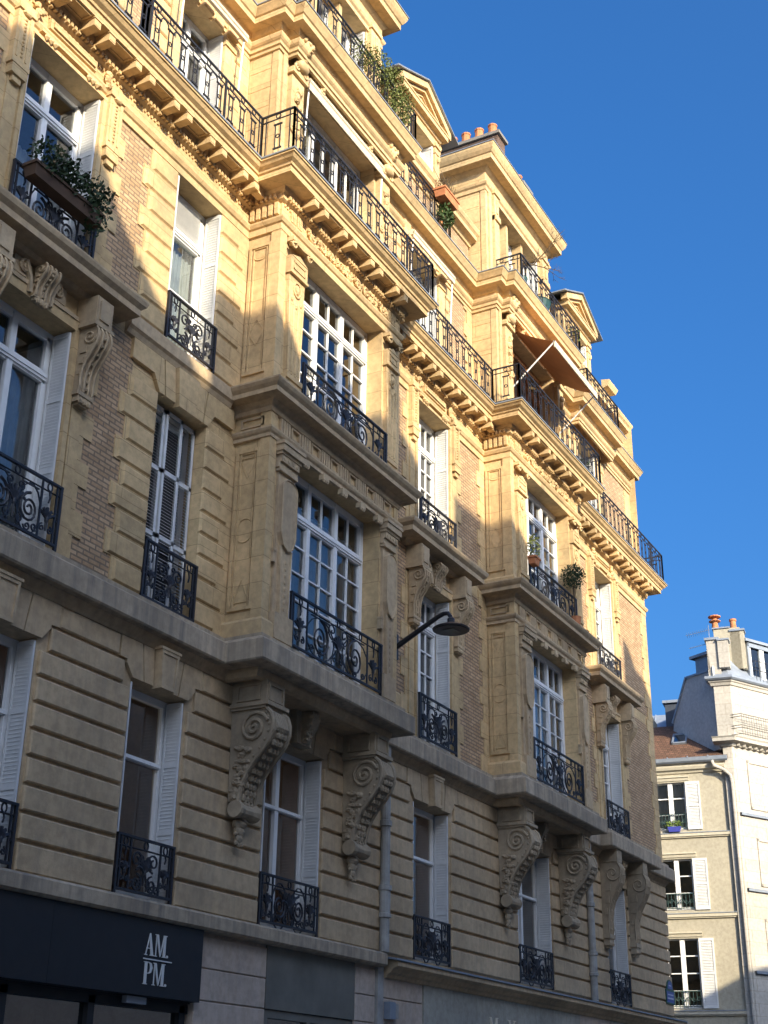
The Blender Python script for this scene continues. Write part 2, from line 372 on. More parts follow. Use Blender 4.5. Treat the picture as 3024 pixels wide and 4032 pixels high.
# --- first floor : rusticated courses
L1 = [(10.5, 12.05), (13.92, 15.15), (17.28, 18.98), (22.3, 23.8), (27.08, 28.95), (32.6, 34.1)]
Z1a, Z1b = 4.19, 7.03
mb = MB(); mb.wall(0.0, X0, XE, 4.0, 7.6, [(a, b, Z1a, Z1b) for a, b in L1], 0.36)
cz = [4.17, 4.54, 4.88, 5.215, 5.555, 5.89, 6.225, 6.56, 6.9, 7.24]
edges = [X0] + [v for o in L1 for v in o] + [XE]
for i in range(len(cz) - 1):
    for k in range(0, len(edges), 2):
        a, b = edges[k], edges[k + 1]
        if i == 8:
            a2 = a + (0.2 if k else 0); b2 = b - (0.2 if k < len(edges) - 2 else 0)
        else:
            a2 = a + (0.05 if k else 0); b2 = b - (0.05 if k < len(edges) - 2 else 0)
        cuts = [a2, b2]
        mb.cham(a2, b2 + (0.04 if b == XE else 0), 0.0, -0.055, cz[i] + 0.022, cz[i + 1] - 0.022, 0.018)
prev = X0
for (a, b) in L1:
    c = (a + b) / 2
    if a - 0.34 > prev: mb.cham(prev, a - 0.34, 0.0, -0.055, 7.262, 7.55, 0.018)
    prev = b + 0.34
    # flat arch voussoirs
    for sgn in (-1, 1):
        bot = [0.17, 0.17 + (c - a - 0.17) * 0.5, c - a + 0.0]; top = [0.21, 0.21 + (c - a + 0.12 - 0.21) * 0.5, c - a + 0.33]
        for q in range(2):
            g_ = 0.012
            p = [(c + sgn * (bot[q] + g_), Z1b + 0.0), (c + sgn * (bot[q + 1] - g_), Z1b), (c + sgn * (top[q + 1] - g_), 7.55), (c + sgn * (top[q] + g_), 7.55)]
            if q == 1: p = [p[0], (c + sgn * (bot[2] + 0.02), Z1b), (c + sgn * (bot[2] + 0.17), 7.2), (c + sgn * (bot[2] + 0.17), 7.25), (c + sgn * (top[2] - g_), 7.26), p[2], p[3]]
            mb.prism(p, 'xz', -0.055, -0.001)
mb.cham(prev, XE + 0.04, 0.0, -0.055, 7.262, 7.55, 0.018)
mb.build('rusticated_wall', STONE2, bld)
def keystone(c, z0, z1, wb, wt, out, mat=STONE2):
    k = MB()
    k.prism([(c - wb, z0), (c + wb, z0), (c + wt, z1), (c - wt, z1)], 'xz', -out, 0.0)
    d = 0.04; zz0, zz1 = z0 + 0.06, z1 - 0.05
    for p in ([(c - wb, z0), (c - wb + d, z0), (c - wt + d, z1), (c - wt, z1)], [(c + wb - d, z0), (c + wb, z0), (c + wt, z1), (c + wt - d, z1)]):
        k.prism(p, 'xz', -out - 0.02, -out)
    k.prism([(c - wb + d, z0), (c + wb - d, z0), (c + wb - d, zz0), (c - wb + d, zz0)], 'xz', -out - 0.018, -out)
    k.prism([(c - wt + d, zz1), (c + wt - d, zz1), (c + wt - d, z1), (c - wt + d, z1)], 'xz', -out - 0.018, -out)
    k.box(c - wt - 0.03, c + wt + 0.03, -out - 0.03, 0, z1, z1 + 0.04)
    return k.build('keystone', mat, bld)
for i, (a, b) in enumerate(L1):
    if i in (0, 1, 3): keystone((a + b) / 2, Z1b - 0.03, 7.55, 0.16, 0.2, 0.16)

# --- string course / balcony band of the second floor
MB().mold([(0, 7.55), (0.05, 7.56), (0.07, 7.6), (0.13, 7.67), (0.15, 7.7), (0, 7.7)], [(X0, 0), (XE, 0), (XE, 12)]).build('string_course', STONE2, bld)
band_path = low_path[:-2] + [(32.0, 0), (32.0, -0.3), (35.25, -0.3), (35.25, 0), (XE, 0), (XE, 12)]
mb = MB().mold([(0, 7.7), (0.26, 7.705), (0.28, 7.73), (0.28, 8.02), (0.22, 8.07), (0.15, 8.11), (0.15, 8.16), (0, 8.17)], band_path)
for a, b in BAYS: mb.box(a - 0.05, b + 0.05, YB - 0.05, 0, 7.703, 8.15)
mb.box(32.0, 35.25, -0.3, 0, 7.703, 8.14)
mb.build('string_course', BAND, bld)
for a, b in BAYS:
    mb = MB()
    mb.mold([(0, 7.55), (0.06, 7.58), (0.09, 7.66), (0.09, 7.703), (0, 7.703)], [(a + .12, 0), (a + .12, YB + .1), (b - .12, YB + .1), (b - .12, 0)])
    mb.box(a + .12, b - .12, YB + .1, 0, 7.58, 7.7)
    mb.build('bay_soffit', STONE2, bld)

# --- second & third floor main wall
ops = [(a, b, 8.2, 11.45) for a, b in AW] + [(BW[0], BW[1], 8.2, 11.45)] + [(a, b, 12.42, 15.5) for a, b in AW] + [(BW[0], BW[1], 12.42, 15.5)]
segs = [(X0, 15.97), (20.27, 25.77), (30.07, XE)]
WS = [MB().wall(0.0, a, b, 8.1, 15.55, [o for o in ops if a < o[0] < b], 0.36) for a, b in segs]
def wseg(x): return WS[0] if x < 18 else WS[1] if x < 28 else WS[2]
mb = WS[0]
# jamb blocks of the plain axis
for z0, z1, st in ((8.22, 11.45, 0), (12.42, 15.5, 1)):
    n = 9 if st == 0 else 8; h = (z1 - z0) / n
    for k in range(n):
        wl = 0.78 if (k + st) % 2 else 0.62
        mb.cham(BW[0] - wl, BW[0] - 0.0, 0, -0.06, z0 + k * h + 0.015, z0 + (k + 1) * h - 0.015, 0.03)
        mb.cham(BW[1] + 0.0, BW[1] + wl - 0.1, 0, -0.06, z0 + k * h + 0.015, z0 + (k + 1) * h - 0.015, 0.03)
        mb.box(BW[0] - wl - 0.05, BW[0] - 0.004, -0.03, 0, z0 + k * h + 0.002, z0 + (k + 1) * h - 0.002)
        mb.box(BW[1] + 0.004, 15.965, -0.03, 0, z0 + k * h + 0.003, z0 + (k + 1) * h - 0.003)
# flat arch of the plain axis, second floor
c = (BW[0] + BW[1]) / 2
mb.prism([(c - 0.2, 11.4), (c + 0.2, 11.4), (c + 0.27, 12.04), (c - 0.27, 12.04)], 'xz', -0.12, 0)
for s_ in (-1, 1):
    mb.prism([(c + s_ * 0.23, 11.45), (c + s_ * 0.47, 11.45), (c + s_ * 0.55, 12.03), (c + s_ * 0.3, 12.03)], 'xz', -0.065, 0)
    mb.prism([(c + s_ * 0.5, 11.45), (c + s_ * 0.62, 11.45), (c + s_ * 0.78, 11.7), (c + s_ * 1.3, 11.7), (c + s_ * 1.3, 12.03), (c + s_ * 0.58, 12.03)], 'xz', -0.065, 0)
# quoins beside hooded axes
for i, (a, b) in enumerate(AW):
    mb = wseg(a)
    for z0, z1 in ((8.2, 11.45), (12.42, 15.5)):
        n = 9; h = (z1 - z0) / n
        for k in range(n):
            wo = 0.62 if k % 2 else 0.45
            for x0, x1 in ((a - wo, a), (b, b + wo)):
                mb.box(x0, x1, -0.035, 0, z0 + k * h + 0.003, z0 + (k + 1) * h - 0.003)
for bay in BAYS:
    for k in range(20):
        z = 8.2 + k * 0.365; wo = 0.26 if k % 2 else 0.42
        if z > 15.2: break
        if bay[0] > 20: wseg(bay[0] - 1).box(bay[0] - wo, bay[0] + 0.02, -0.035, 0, z + 0.004, z + 0.361)
        wseg(bay[1] + 1).box(bay[1] - 0.02, bay[1] + wo, -0.035, 0, z + 0.004, z + 0.361)
for k in range(20):
    z = 8.2 + k * 0.365; wo = 0.40 if k % 2 else 0.56
    WS[2].box(XE - wo, XE + 0.003, -0.035, 0.5, z + 0.004, z + 0.361)
for q in WS: q.build('stone_wall', STONE, bld)
def brick(x0, x1, z0, z1, y=-0.012): return MB().box(x0, x1, y, 0.05, z0, z1).build('brick_panel', BRICK, bld)
for z0, z1 in ((8.2, 12.0), (12.3, 15.48)):
    brick(12.3, 13.3, z0, z1); brick(20.4, 21.95, z0, z1); brick(24.2, 25.6, z0, z1); brick(30.2, 32.4, z0, z1); brick(34.7, 37.1, z0, z1)
    brick(7.5, 10.1, z0, z1)
# window surround strips
for a, b in AW:
    mb = MB()
    for z0, z1 in ((8.2, 11.45), (12.42, 15.5)):
        for x0, x1, y in ((a - 0.09, a - 0.004, -0.075), (b + 0.004, b + 0.09, -0.075), (a - 0.34, a - 0.13, -0.06), (b + 0.13, b + 0.34, -0.06)):
            mb.box(x0, x1, y, 0, z0, z1 if x1 - x0 < .15 else (z1 if z1 < 12 else 14.6))
    mb.box(a - 0.1, b + 0.1, -0.08, 0, 11.452, 11.6)
    mb.box(a - 0.1, b + 0.1, -0.08, 0, 15.503, 15.56)
    mb.build('window_surround', STONE, bld)
# drop pilaster strips on the third floor axes
for a, b in AW:
    for s_ in (-1, 1):
        xc = (a - 0.235) if s_ < 0 else (b + 0.235); d = MB()
        d.box(xc - 0.15, xc + 0.15, -0.13, 0, 14.72, 15.8); d.box(xc - 0.17, xc + 0.17, -0.16, 0, 14.66, 14.74); d.box(xc - 0.14, xc + 0.14, -0.15, 0, 14.5, 14.66); d.box(xc - 0.17, xc + 0.17, -0.16, 0, 15.62, 15.68)
        d.box(xc - 0.08, xc + 0.08, -0.12, 0, 14.4, 14.5)
        for k in range(11): d.ball((xc, -0.135, 14.85 + k * 0.065), 0.026, 6, 4)
        for q in (-0.09, 0.09): d.box(xc + q - 0.018, xc + q + 0.018, -0.145, -0.13, 14.8, 15.55)
        d.ball((xc, -0.14, 15.6), (0.09, 0.05, 0.05), 8, 5, 0.1)
        d.build('drop_pilaster', STONE, bld)
    # frieze panel with guttae over the third floor axes
    d = MB(); c = (a + b) / 2
    d.box(a + 0.1, b - 0.1, -0.11, 0, 15.62, 15.66); d.box(a + 0.25, b - 0.25, -0.1, 0, 15.8, 15.98); d.box(a + 0.3, b - 0.3, -0.13, -0.1, 15.84, 15.94)
    for q in (a + 0.3, b - 0.3):
        for k in (-1, 0, 1): d.lathe([(0.03, 0.0), (0.045, -0.05), (0.0, -0.1)], (q + k * 0.09, -0.1, 15.62), 6)
    for q in (a + 0.02, b - 0.02):
        for k in range(5): d.ball((q + random.uniform(-.07, .07), -0.1, 15.75 + k * 0.05), 0.06, 6, 4, 0.25)
    d.build('frieze_panel', STONE, bld)

# --- hoods over the second-floor axes and their consoles
def scroll_pts(c, r0, turns, start, d=1, n=12, r1=0.012, plane='yz', sq=1.0):
    out = []
    N = max(6, int(n * turns))
    for i in range(N + 1):
        t = i / N; r = r0 + (r1 - r0) * t ** 0.8; q = start + d * 2 * PI * turns * t
        out.append((c[0] + r * math.cos(q) * sq, c[1] + r * math.sin(q)))
    return out
def console_mesh(wd, H, P, mat, name='console'):
    """S console standing proud of a wall at y=0, top at z=0; x centred"""
    k = MB(); h = wd / 2
    front = [(-P * 0.86, 0), (-P, -H * .07), (-P * 1.02, -H * .15), (-P * .93, -H * .24), (-P * .72, -H * .34), (-P * .48, -H * .45), (-P * .34, -H * .56), (-P * .29, -H * .68), (-P * .31, -H * .78), (-P * .26, -H * .84)]
    k.prism([(0, 0)] + front + [(0, -H * .84)], 'yz', -h, h)
    for x in (-h, -h * .33, h * .33, h):
        k.tube([(x, y - 0.012, z) for y, z in front], 0.022, 5)
    for i in range(10):
        t = i / 9; j = min(len(front) - 2, int(t * (len(front) - 1))); f = t * (len(front) - 1) - j
        y = front[j][0] * (1 - f) + front[j + 1][0] * f; z = front[j][1] * (1 - f) + front[j + 1][1] * f
        if 0.12 < t < .95: k.ball((0, y - 0.01, z), 0.028, 6, 4)
    for s_ in (-1, 1):
        k.tube([(s_ * (h + 0.008), y, z) for y, z in scroll_pts((-P * .62, -H * .13), H * .11, 1.6, PI * 1.0, s_ and 1)], 0.018, 5)
        for q in range(3): k.box(s_ * h - 0.02, s_ * h + 0.02, -P * (.5 - .1 * q), -P * (.2 - .02 * q), -H * (.34 + .14 * q), -H * (.26 + .14 * q))
    k.box(-h - 0.03, h + 0.03, -P * .36, 0, -H * .89, -H * .84); k.box(-h, h, -P * .32, 0, -H * .97, -H * .89); k.box(-h * .7, h * .7, -P * .25, 0, -H, -H * .97)
    for q in (-.5, 0, .5): k.ball((q * wd * .6, -P * .3, -H * .95), (0.035, 0.04, 0.05), 6, 4)
    return mesh_of(k, name, mat)
con_me = console_mesh(0.27, 1.15, 0.34, STONE2)
kcon_me = console_mesh(0.26, 0.55, 0.2, STONE2, 'keystone')
for a, b in AW:
    c = (a + b) / 2; h = MB()
    h.mold([(0, 11.98), (0.06, 12.0), (0.1, 12.06), (0.36, 12.08), (0.36, 12.18), (0.42, 12.24), (0.44, 12.3), (0.44, 12.33), (0, 12.38)], [(a - 0.55, 0.0), (a - 0.55, -0.06), (b + 0.55, -0.06), (b + 0.55, 0.0)])
    h.box(a - 0.55, b + 0.55, -0.06, 0, 11.98, 12.37)
    h.build('window_hood', STONE2, bld)
    f = MB()
    f.box(a - 0.02, b + 0.02, -0.1, 0, 11.6, 11.66); f.box(a + .25, c - 0.25, -0.07, 0, 11.7, 11.94); f.box(c + .25, b - 0.25, -0.07, 0, 11.7, 11.94)
    for s_ in (-1, 1):
        f.tube([(x, -0.09, z) for x, z in scroll_pts((c + s_ * 0.33, 11.83), 0.1, 1.5, PI / 2, -s_)], 0.025, 5)
        f.tube([(c + s_ * .2, -0.1, 11.5), (c + s_ * .22, -0.1, 11.7), (c + s_ * .33, -0.1, 11.93)], 0.04, 5)
        xp = a - 0.235 if s_ < 0 else b + 0.235
        f.box(xp - .17, xp + .17, -0.36, 0, 11.56, 11.98); f.box(xp - .2, xp + .2, -0.39, 0, 11.5, 11.56); f.box(xp - .1, xp + .1, -0.38, -0.36, 11.62, 11.92)
        f.box(xp - .16, xp - .14, -0.375, -0.36, 11.58, 11.96)
    f.build('hood_frieze', STONE2, bld)
    for xp in (a - 0.235, b + 0.235): inst('console', con_me, bld, (xp, -0.06, 11.5))
    inst('keystone', kcon_me, bld, (c, -0.08, 11.95))
# ledge of the third floor
lp = [(13.05, 0), (15.97, 0), (15.97, YB), (20.27, YB), (20.27, 0), (20.6, 0)]
prof = [(0, 12.03), (0.04, 12.04), (0.08, 12.1), (0.12, 12.14), (0.3, 12.16), (0.3, 12.24), (0.35, 12.29), (0.38, 12.34), (0.38, 12.37), (0, 12.42)]
prof_s = [(0, 12.03), (0.05, 12.05), (0.08, 12.12), (0.12, 12.16), (0.12, 12.36), (0, 12.4)]
MB().mold(prof_s, [(13.05, 0), (15.72, 0)]).build('string_course', STONE2, bld)
for a, b in BAYS:
    m_ = MB().mold(prof, [(a, 0.0), (a, YB), (b, YB), (b, 0.0)]); m_.box(a + .02, b - .02, YB + .02, 0, 12.1, 12.4)
    m_.build('bay_cornice', STONE2, bld)

# --- the two stone bays
def fluted(mb, x0, x1, y, z0, z1, n=3):
    d = (x1 - x0) / n
    for k in range(n + 1): mb.box(x0 + k * d - 0.02, x0 + k * d + 0.02, y - 0.02, y, z0, z1)
for a, b in BAYS:
    wx0, wx1 = a + 0.79, b - 0.63; mb = MB()
    mb.wall(YB, a, b, 8.1, 15.55, [(wx0, wx1, 8.2, 11.5), (wx0, wx1, 12.42, 15.52)], 0.4)
    mb.quad((a, 0, 8.1), (a, YB, 8.1), (a, YB, 15.55), (a, 0, 15.55)); mb.quad((b, YB, 8.1), (b, 0, 8.1), (b, 0, 15.55), (b, YB, 15.55))
    # corner strips and plinths
    mb.box(a - 0.03, a + 0.17, YB - 0.03, YB + 0.16, 8.12, 12.03); mb.box(b - 0.12, b + 0.03, YB - 0.03, YB + 0.16, 8.12, 12.03)
    mb.box(a - 0.03, a + 0.17, YB - 0.03, YB + 0.16, 12.42, 15.5); mb.box(b - 0.12, b + 0.03, YB - 0.03, YB + 0.16, 12.42, 15.5)
    mb.mold([(0, 8.12), (0.1, 8.13), (0.1, 8.4), (0.06, 8.45), (0, 8.47)], [(a, 0), (a, YB), (wx0 - .05, YB)]); mb.mold([(0, 8.12), (0.1, 8.13), (0.1, 8.4), (0.06, 8.45), (0, 8.47)], [(wx1 + .05, YB), (b, YB), (b, 0)])
    mb.mold([(0, 12.4), (0.07, 12.41), (0.07, 12.55), (0.03, 12.6), (0, 12.61)], [(a, 0), (a, YB), (wx0 - .05, YB)]); mb.mold([(0, 12.4), (0.07, 12.41), (0.07, 12.55), (0.03, 12.6), (0, 12.61)], [(wx1 + .05, YB), (b, YB), (b, 0)])
    # return panels with incised figures
    for sx, xs in ((-1, a), (1, b)):
        for z0, z1 in ((8.62, 11.35), (12.75, 15.3)):
            for r_, t in ((0.0, 0.05), (0.05, 0.025)):
                y0, y1 = -0.12 - r_, YB + 0.2 + r_; q0, q1 = z0 + r_, z1 - r_
                o1 = 0.035 - r_ * .3
                X = sorted((xs, xs + sx * o1))
                mb.box(*X, y1 - t, y1, q0, q1); mb.box(*X, y0, y0 + t, q0, q1); mb.box(*X, y1, y0, q1 - t, q1); mb.box(*X, y1, y0, q0, q0 + t)
        yc = (-0.12 + YB + 0.2) / 2; x = xs + sx * 0.004; hw = 0.15
        def fig(pts): mb.tube([(x, y, z) for y, z in pts], 0.012, 4, True)
        fig([(yc + .16 * math.cos(q * PI / 10), 9.95 + .2 * math.sin(q * PI / 10)) for q in range(20)])
        fig([(yc - hw, 11.2), (yc + hw, 11.2), (yc, 10.85)]); fig([(yc - hw, 8.75), (yc + hw, 8.75), (yc, 9.12)])
        fig([(yc - hw, 13.55), (yc, 13.8), (yc + hw, 13.55), (yc, 13.3)]); mb.tube([(x, yc + .15 * math.cos(q * PI / 10), 15.12 - .12 * math.sin(q * PI / 10)) for q in range(11)], 0.012, 4)
    mb.build('projecting_bay', STONE, bld)
    # entablature over the second floor
    e = MB(); pth = [(a, 0), (a, YB), (b, YB), (b, 0)]
    e.mold([(0, 11.5), (0.05, 11.51), (0.05, 11.57), (0.08, 11.6), (0.1, 11.64), (0.1, 11.67), (0, 11.69)], pth)
    e.mold([(0, 11.95), (0.05, 11.97), (0.08, 12.03), (0, 12.035)], pth)
    n = 6; d = (b - a - 0.5) / n
    for k in range(n):
        x = a + 0.25 + k * d
        for q in range(4): e.box(x + q * 0.075, x + q * 0.075 + 0.05, YB - 0.055, YB, 11.7, 11.95)
        if k < n: 
            xa, xb = x + 0.33, x + d - 0.03
            e.box(xa, xb, YB - 0.05, YB, 11.72, 11.745); e.box(xa, xb, YB - 0.05, YB, 11.91, 11.935); e.box(xa, xa + .03, YB - 0.05, YB, 11.745, 11.91); e.box(xb - .03, xb, YB - 0.05, YB, 11.745, 11.91)
        if k: e.box(x + .02, x + .2, YB - 0.1, YB, 11.4, 11.5); 
        if k:
            for q in (0.05, .11, .17): e.ball((x + q, YB - 0.08, 11.4), (0.03, .03, .045), 6, 4)
    for xs, s_ in ((a, -1), (b, 1)):
        X = sorted((xs, xs + s_ * .03)); e.box(*X, YB + .1, -0.12, 11.74, 11.77); e.box(*X, YB + .1, -0.12, 11.88, 11.91); e.box(*X, YB + .1, YB + .13, 11.77, 11.88); e.box(*X, -.15, -.12, 11.77, 11.88)
    e.build('bay_entablature', STONE2, bld)
    # pilasters
    for x0, x1 in ((a + 0.22, a + 0.74), (b - 0.59, b - 0.14)):
        p = MB(); xc = (x0 + x1) / 2; hw = (x1 - x0) / 2
        p.box(x0, x1, YB - 0.115, YB, 8.2, 8.62); p.box(x0 + .03, x1 - .03, YB - 0.05, YB, 8.62, 11.0)
        # hanging tablet, rounded below, and tapering strip
        tab = [(xc - hw * .8, 9.95), (xc - hw * .8, 10.75)] + [(xc - hw * .8 * math.cos(q * PI / 6), 10.75 + 0.14 * math.sin(q * PI / 6)) for q in range(1, 6)] + [(xc + hw * .8, 10.75), (xc + hw * .8, 9.95), (xc + hw * .5, 9.75), (xc, 9.68), (xc - hw * .5, 9.75)]
        p.prism(tab, 'xz', YB - 0.13, YB - 0.05)
        p.tube([(x, YB - 0.135, z) for x, z in tab], 0.016, 4, True)
        p.prism([(xc - hw * .62, 9.75), (xc - hw * .42, 8.62), (xc + hw * .42, 8.62), (xc + hw * .62, 9.75)], 'xz', YB - 0.1, YB - 0.05)
        for s_ in (-1, 1): p.tube([(xc + s_ * hw * .6, YB - .105, 9.72), (xc + s_ * hw * .4, YB - .105, 8.62)], 0.014, 4)
        for k in range(8): p.ball((xc, YB - 0.105, 8.72 + k * 0.11), (0.022, 0.02, 0.035), 6, 4)
        p.box(x0 - .07, x0 + .01, YB - 0.09, YB, 9.6, 9.64); p.box(x0 - .06, x0 + .01, YB - 0.08, YB, 9.42, 9.6)
        for z0, z1, o1, dy in ((11.0, 11.06, .0, .1), (11.06, 11.16, .02, .08), (11.16, 11.28, .0, .12), (11.28, 11.33, .03, .14), (11.33, 11.44, .05, .18), (11.44, 11.5, .07, .2)): p.box(x0 - o1, x1 + o1, YB - dy, YB, z0, z1)
        for k in range(4): p.ball((x0 + .07 + k * (x1 - x0 - .14) / 3, YB - 0.12, 11.22), (0.03, .02, .04), 6, 4)
        p.build('pilaster', STONE2, bld)
        p = MB()
        p.box(x0, x1, YB - 0.09, YB, 12.42, 12.72); p.box(x0 + .02, x1 - .02, YB - 0.12, YB, 12.72, 12.8)
        p.prism([(x0 + .08, 12.8), (x1 - .08, 12.8), (x1 - .01, 14.75), (x0 + .01, 14.75)], 'xz', YB - 0.075, YB)
        for k in range(4):
            f = k / 3; p.tube([(x0 + .09 + f * (x1 - x0 - .18), YB - 0.08, 12.85), (x0 + .04 + f * (x1 - x0 - .08), YB - 0.08, 14.35)], 0.02, 4)
        for k in range(3): p.ball((x0 + .12 + k * (x1 - x0 - .24) / 2, YB - 0.08, 14.3 - .1 * (k == 1)), (0.035, .03, .06), 6, 4)
        p.tube([(xc + .11 * math.cos(q * PI / 8), YB - 0.085, 14.52 + .14 * math.sin(q * PI / 8)) for q in range(16)], 0.022, 5, True)
        p.ball((xc, YB - 0.08, 14.52), (0.07, .05, .1), 8, 5, 0.12)
        p.box(x0 - .02, x1 + .02, YB - 0.13, YB, 14.75, 14.8); p.box(x0 - .01, x1 + .01, YB - 0.11, YB, 14.8, 15.1)
        p.box(x0 + .08, x1 - .08, YB - 0.125, YB - .11, 14.86, 14.88); p.box(x0 + .08, x1 - .08, YB - 0.125, YB - .11, 15.0, 15.02); p.box(x0 + .08, x0 + .1, YB - 0.125, YB - .11, 14.86, 15.02); p.box(x1 - .1, x1 - .08, YB - 0.125, YB - .11, 14.86, 15.02)
        p.prism([(x0 - .01, 15.1), (x1 + .01, 15.1), (xc, 15.2)], 'xz', YB - .12, YB)
        p.box(x0 - .03, x1 + .03, YB - .16, YB, 15.38, 15.46)
        for s_ in (-1, 1):
            cc = (xc + s_ * (hw + .0), 15.3)
            p.tube([(x, YB - 0.15, z) for x, z in scroll_pts(cc, 0.09, 1.7, PI / 2, s_)], 0.02, 5)
            p.lathe([(0.085, 0), (0.085, 0.02)], (cc[0], YB - .13, cc[1]), 4)
        p.tube([(x0, YB - .15, 15.37), (xc, YB - .15, 15.33), (x1, YB - .15, 15.37)], 0.035, 5)
        p.build('pilaster', STONE, bld)
    # carved garland frieze under the main cornice
    g_ = MB(); n = 9
    for k in range(n):
        x = wx0 + 0.15 + (wx1 - wx0 - .3) * k / (n - 1)
        g_.tube([(p_, YB - 0.075, z) for p_, z in scroll_pts((x, 15.88), 0.11, 1.4, random.uniform(0, 6), random.choice((-1, 1)))], 0.026, 5)
        for q in range(5): g_.ball((x + random.uniform(-.17, .17), YB - 0.07, 15.88 + random.uniform(-.09, .1)), (random.uniform(.03, .07), .05, random.uniform(.03, .06)), 6, 4, 0.25)
    for x in (a + 0.3, a + .5, b - .5, b - 0.3):
        for q in range(3): g_.box(x - .075 + q * .055, x - .04 + q * .055, YB - .075, YB - .03, 15.8, 16.04)
    for sx, xs in ((-1, a), (1, b)):
        for k in range(5):
            y = -0.08 - k * 0.125; X = sorted((xs, xs + sx * .1)); g_.box(*X, y - .075, y, 15.8, 16.04)
    g_.build('carved_frieze', STONE, bld)
# --- main cornice, balcony slab with modillions
cor = MB().mold([(0, 15.5), (0.04, 15.503), (0.04, 15.63), (0.07, 15.65), (0.1, 15.71), (0.1, 15.74), (0.03, 15.78), (0.03, 16.05), (0.07, 16.07), (0.1, 16.09), (0.1, 16.2), (0.14, 16.22), (0.16, 16.29),
                  (0.44, 16.3), (0.44, 16.41), (0.47, 16.42), (0.48, 16.46), (0.54, 16.5), (0.58, 16.56), (0.6, 16.565), (0.6, 16.61), (0, 16.62)], low_path)
PX, PZ = 0.0, 0.0
mod = MB(); mod.box(-0.07, 0.07, -0.28, 0, -0.15, -0.02); mod.box(-0.085, 0.085, -0.295, 0, -0.022, -0.001); mod.box(-.055, .055, -.285, -.28, -.13, -.04)
mod_me = mesh_of(mod, 'modillion', STONE)
mods = []
def run(p0, p1, rot, skip0=0.12, skip1=0.12):
    """paired modillions along one straight run; dentils go into the cornice mesh"""
    d = Vector((p1[0] - p0[0], p1[1] - p0[1])); L = d.length; d.normalize(); nn = Vector((d.y, -d.x))
    per = 0.94; n = max(1, round((L - skip0 - skip1) / per)); per = (L - skip0 - skip1) / n
    for k in range(n):
        for q in (per * .5 - .17, per * .5 + .17):
            s_ = skip0 + k * per + q
            if L < 1.0 and q > per * .5: s_ = None
            if s_ is None: continue
            if L < 1.0: s_ = L * .5
            p = Vector(p0) + d * s_ + nn * 0.15
            mods.append((p.x, p.y, 16.3, rot))
    n = int(L / 0.085)
    for k in range(n):
        s_ = (k + .5) * L / n; p = Vector(p0) + d * s_
        o0, o1 = 0.1, 0.16
        a = p - d * .025; b = p + d * .025
        pts = [a + nn * o0, b + nn * o0, b + nn * o1, a + nn * o1]
        cor.prism([tuple(v) for v in pts], 'xy', 16.1, 16.18)
        cor.prism([tuple(v) for v in (p - d * .02 + nn * .03, p + d * .02 + nn * .03, p + d * .02 + nn * .055, p - d * .02 + nn * .055)], 'xy', 16.0, 16.05)
for i in range(len(low_path) - 1):
    p0, p1 = low_path[i], low_path[i + 1]
    if p1[1] > 5: continue
    dx, dy = p1[0] - p0[0], p1[1] - p0[1]
    rot = 0 if dx > 0 else (-PI / 2 if dy < 0 else PI / 2)
    run(p0, p1, rot)
co = cor.build('main_cornice', STONE, bld)
# soffit coffers
sf = MB()
mods.sort(key=lambda t: t[0])
for i, t in enumerate(mods):
    if t[3] == 0 and i + 1 < len(mods) and mods[i + 1][3] == 0 and 0.5 < mods[i + 1][0] - t[0] < 0.75:
        x0, x1 = t[0] + .12, mods[i + 1][0] - .12; y = t[1]
        for a_, b_, c_, d_ in ((x0, x1, y - .25, y - .23), (x0, x1, y - .08, y - .06), (x0, x0 + .02, y - .23, y - .08), (x1 - .02, x1, y - .23, y - .08)): sf.box(a_, b_, c_, d_, 16.275, 16.299)
sf.build('soffit_coffer', STONE, bld)
vis = [t for t in mods if t[0] > 8.0]
for t in vis[:98]: inst('modillion', mod_me, co, (t[0], t[1], t[2]), rot=t[3])
if len(vis) > 98:
    st = MB()
    for t in vis[98:]:
        c_, s_ = math.cos(t[3]), math.sin(t[3])
        st.add([(t[0] + v[0] * c_ - v[1] * s_, t[1] + v[0] * s_ + v[1] * c_, t[2] + v[2]) for v in mod.v], mod.f)
    st.build('modillion', STONE, co)['kind'] = 'stuff'
MB().mold([(0.0, 16.625), (0.62, 16.6), (0.62, 16.63), (0, 16.66)], low_path).build('balcony_flashing', ZINC, bld)

# --- fourth floor, set back
aw4 = [(a, b, 16.62, 19.55) for a, b in AW] + [(BW[0], BW[1], 16.62, 19.55)]
YF = YB + UPY
WS4 = [MB().wall(UPY, a, b, 16.6, 20.46, [o for o in aw4 if a < o[0] < b], 0.36) for a, b in segs]
def wseg4(x): return WS4[0] if x < 18 else WS4[1] if x < 28 else WS4[2]
for a, b, z0, z1 in aw4:
    mb = wseg4(a)
    for s_ in (-1, 1):
        x0, x1 = sorted(((a if s_ < 0 else b), (a - .3 if s_ < 0 else b + .3)))
        mb.box(x0, x1, UPY - .07, UPY, 16.65, 19.55); mb.box(x0 - .02, x1 + .02, UPY - .1, UPY, 19.3, 19.42)
    for k in range(5):
        x = a - .3 + k * (b - a + .6 - .3) / 4; mb.cham(x, x + .3, UPY, UPY - (.14 if k % 2 == 0 else .09), 19.552, 20.0, 0.02)
    for k in range(8):
        for s_ in (-1, 1):
            wl = .62 if k % 2 else .48; z = 16.7 + k * .36
            x0, x1 = sorted(((a - .3 if s_ < 0 else b + .3), (a - .3 - wl + .2 if s_ < 0 else b + .3 + wl - .2)))
            mb.cham(x0, x1, UPY, UPY - .05, z + .015, z + .345, 0.025)
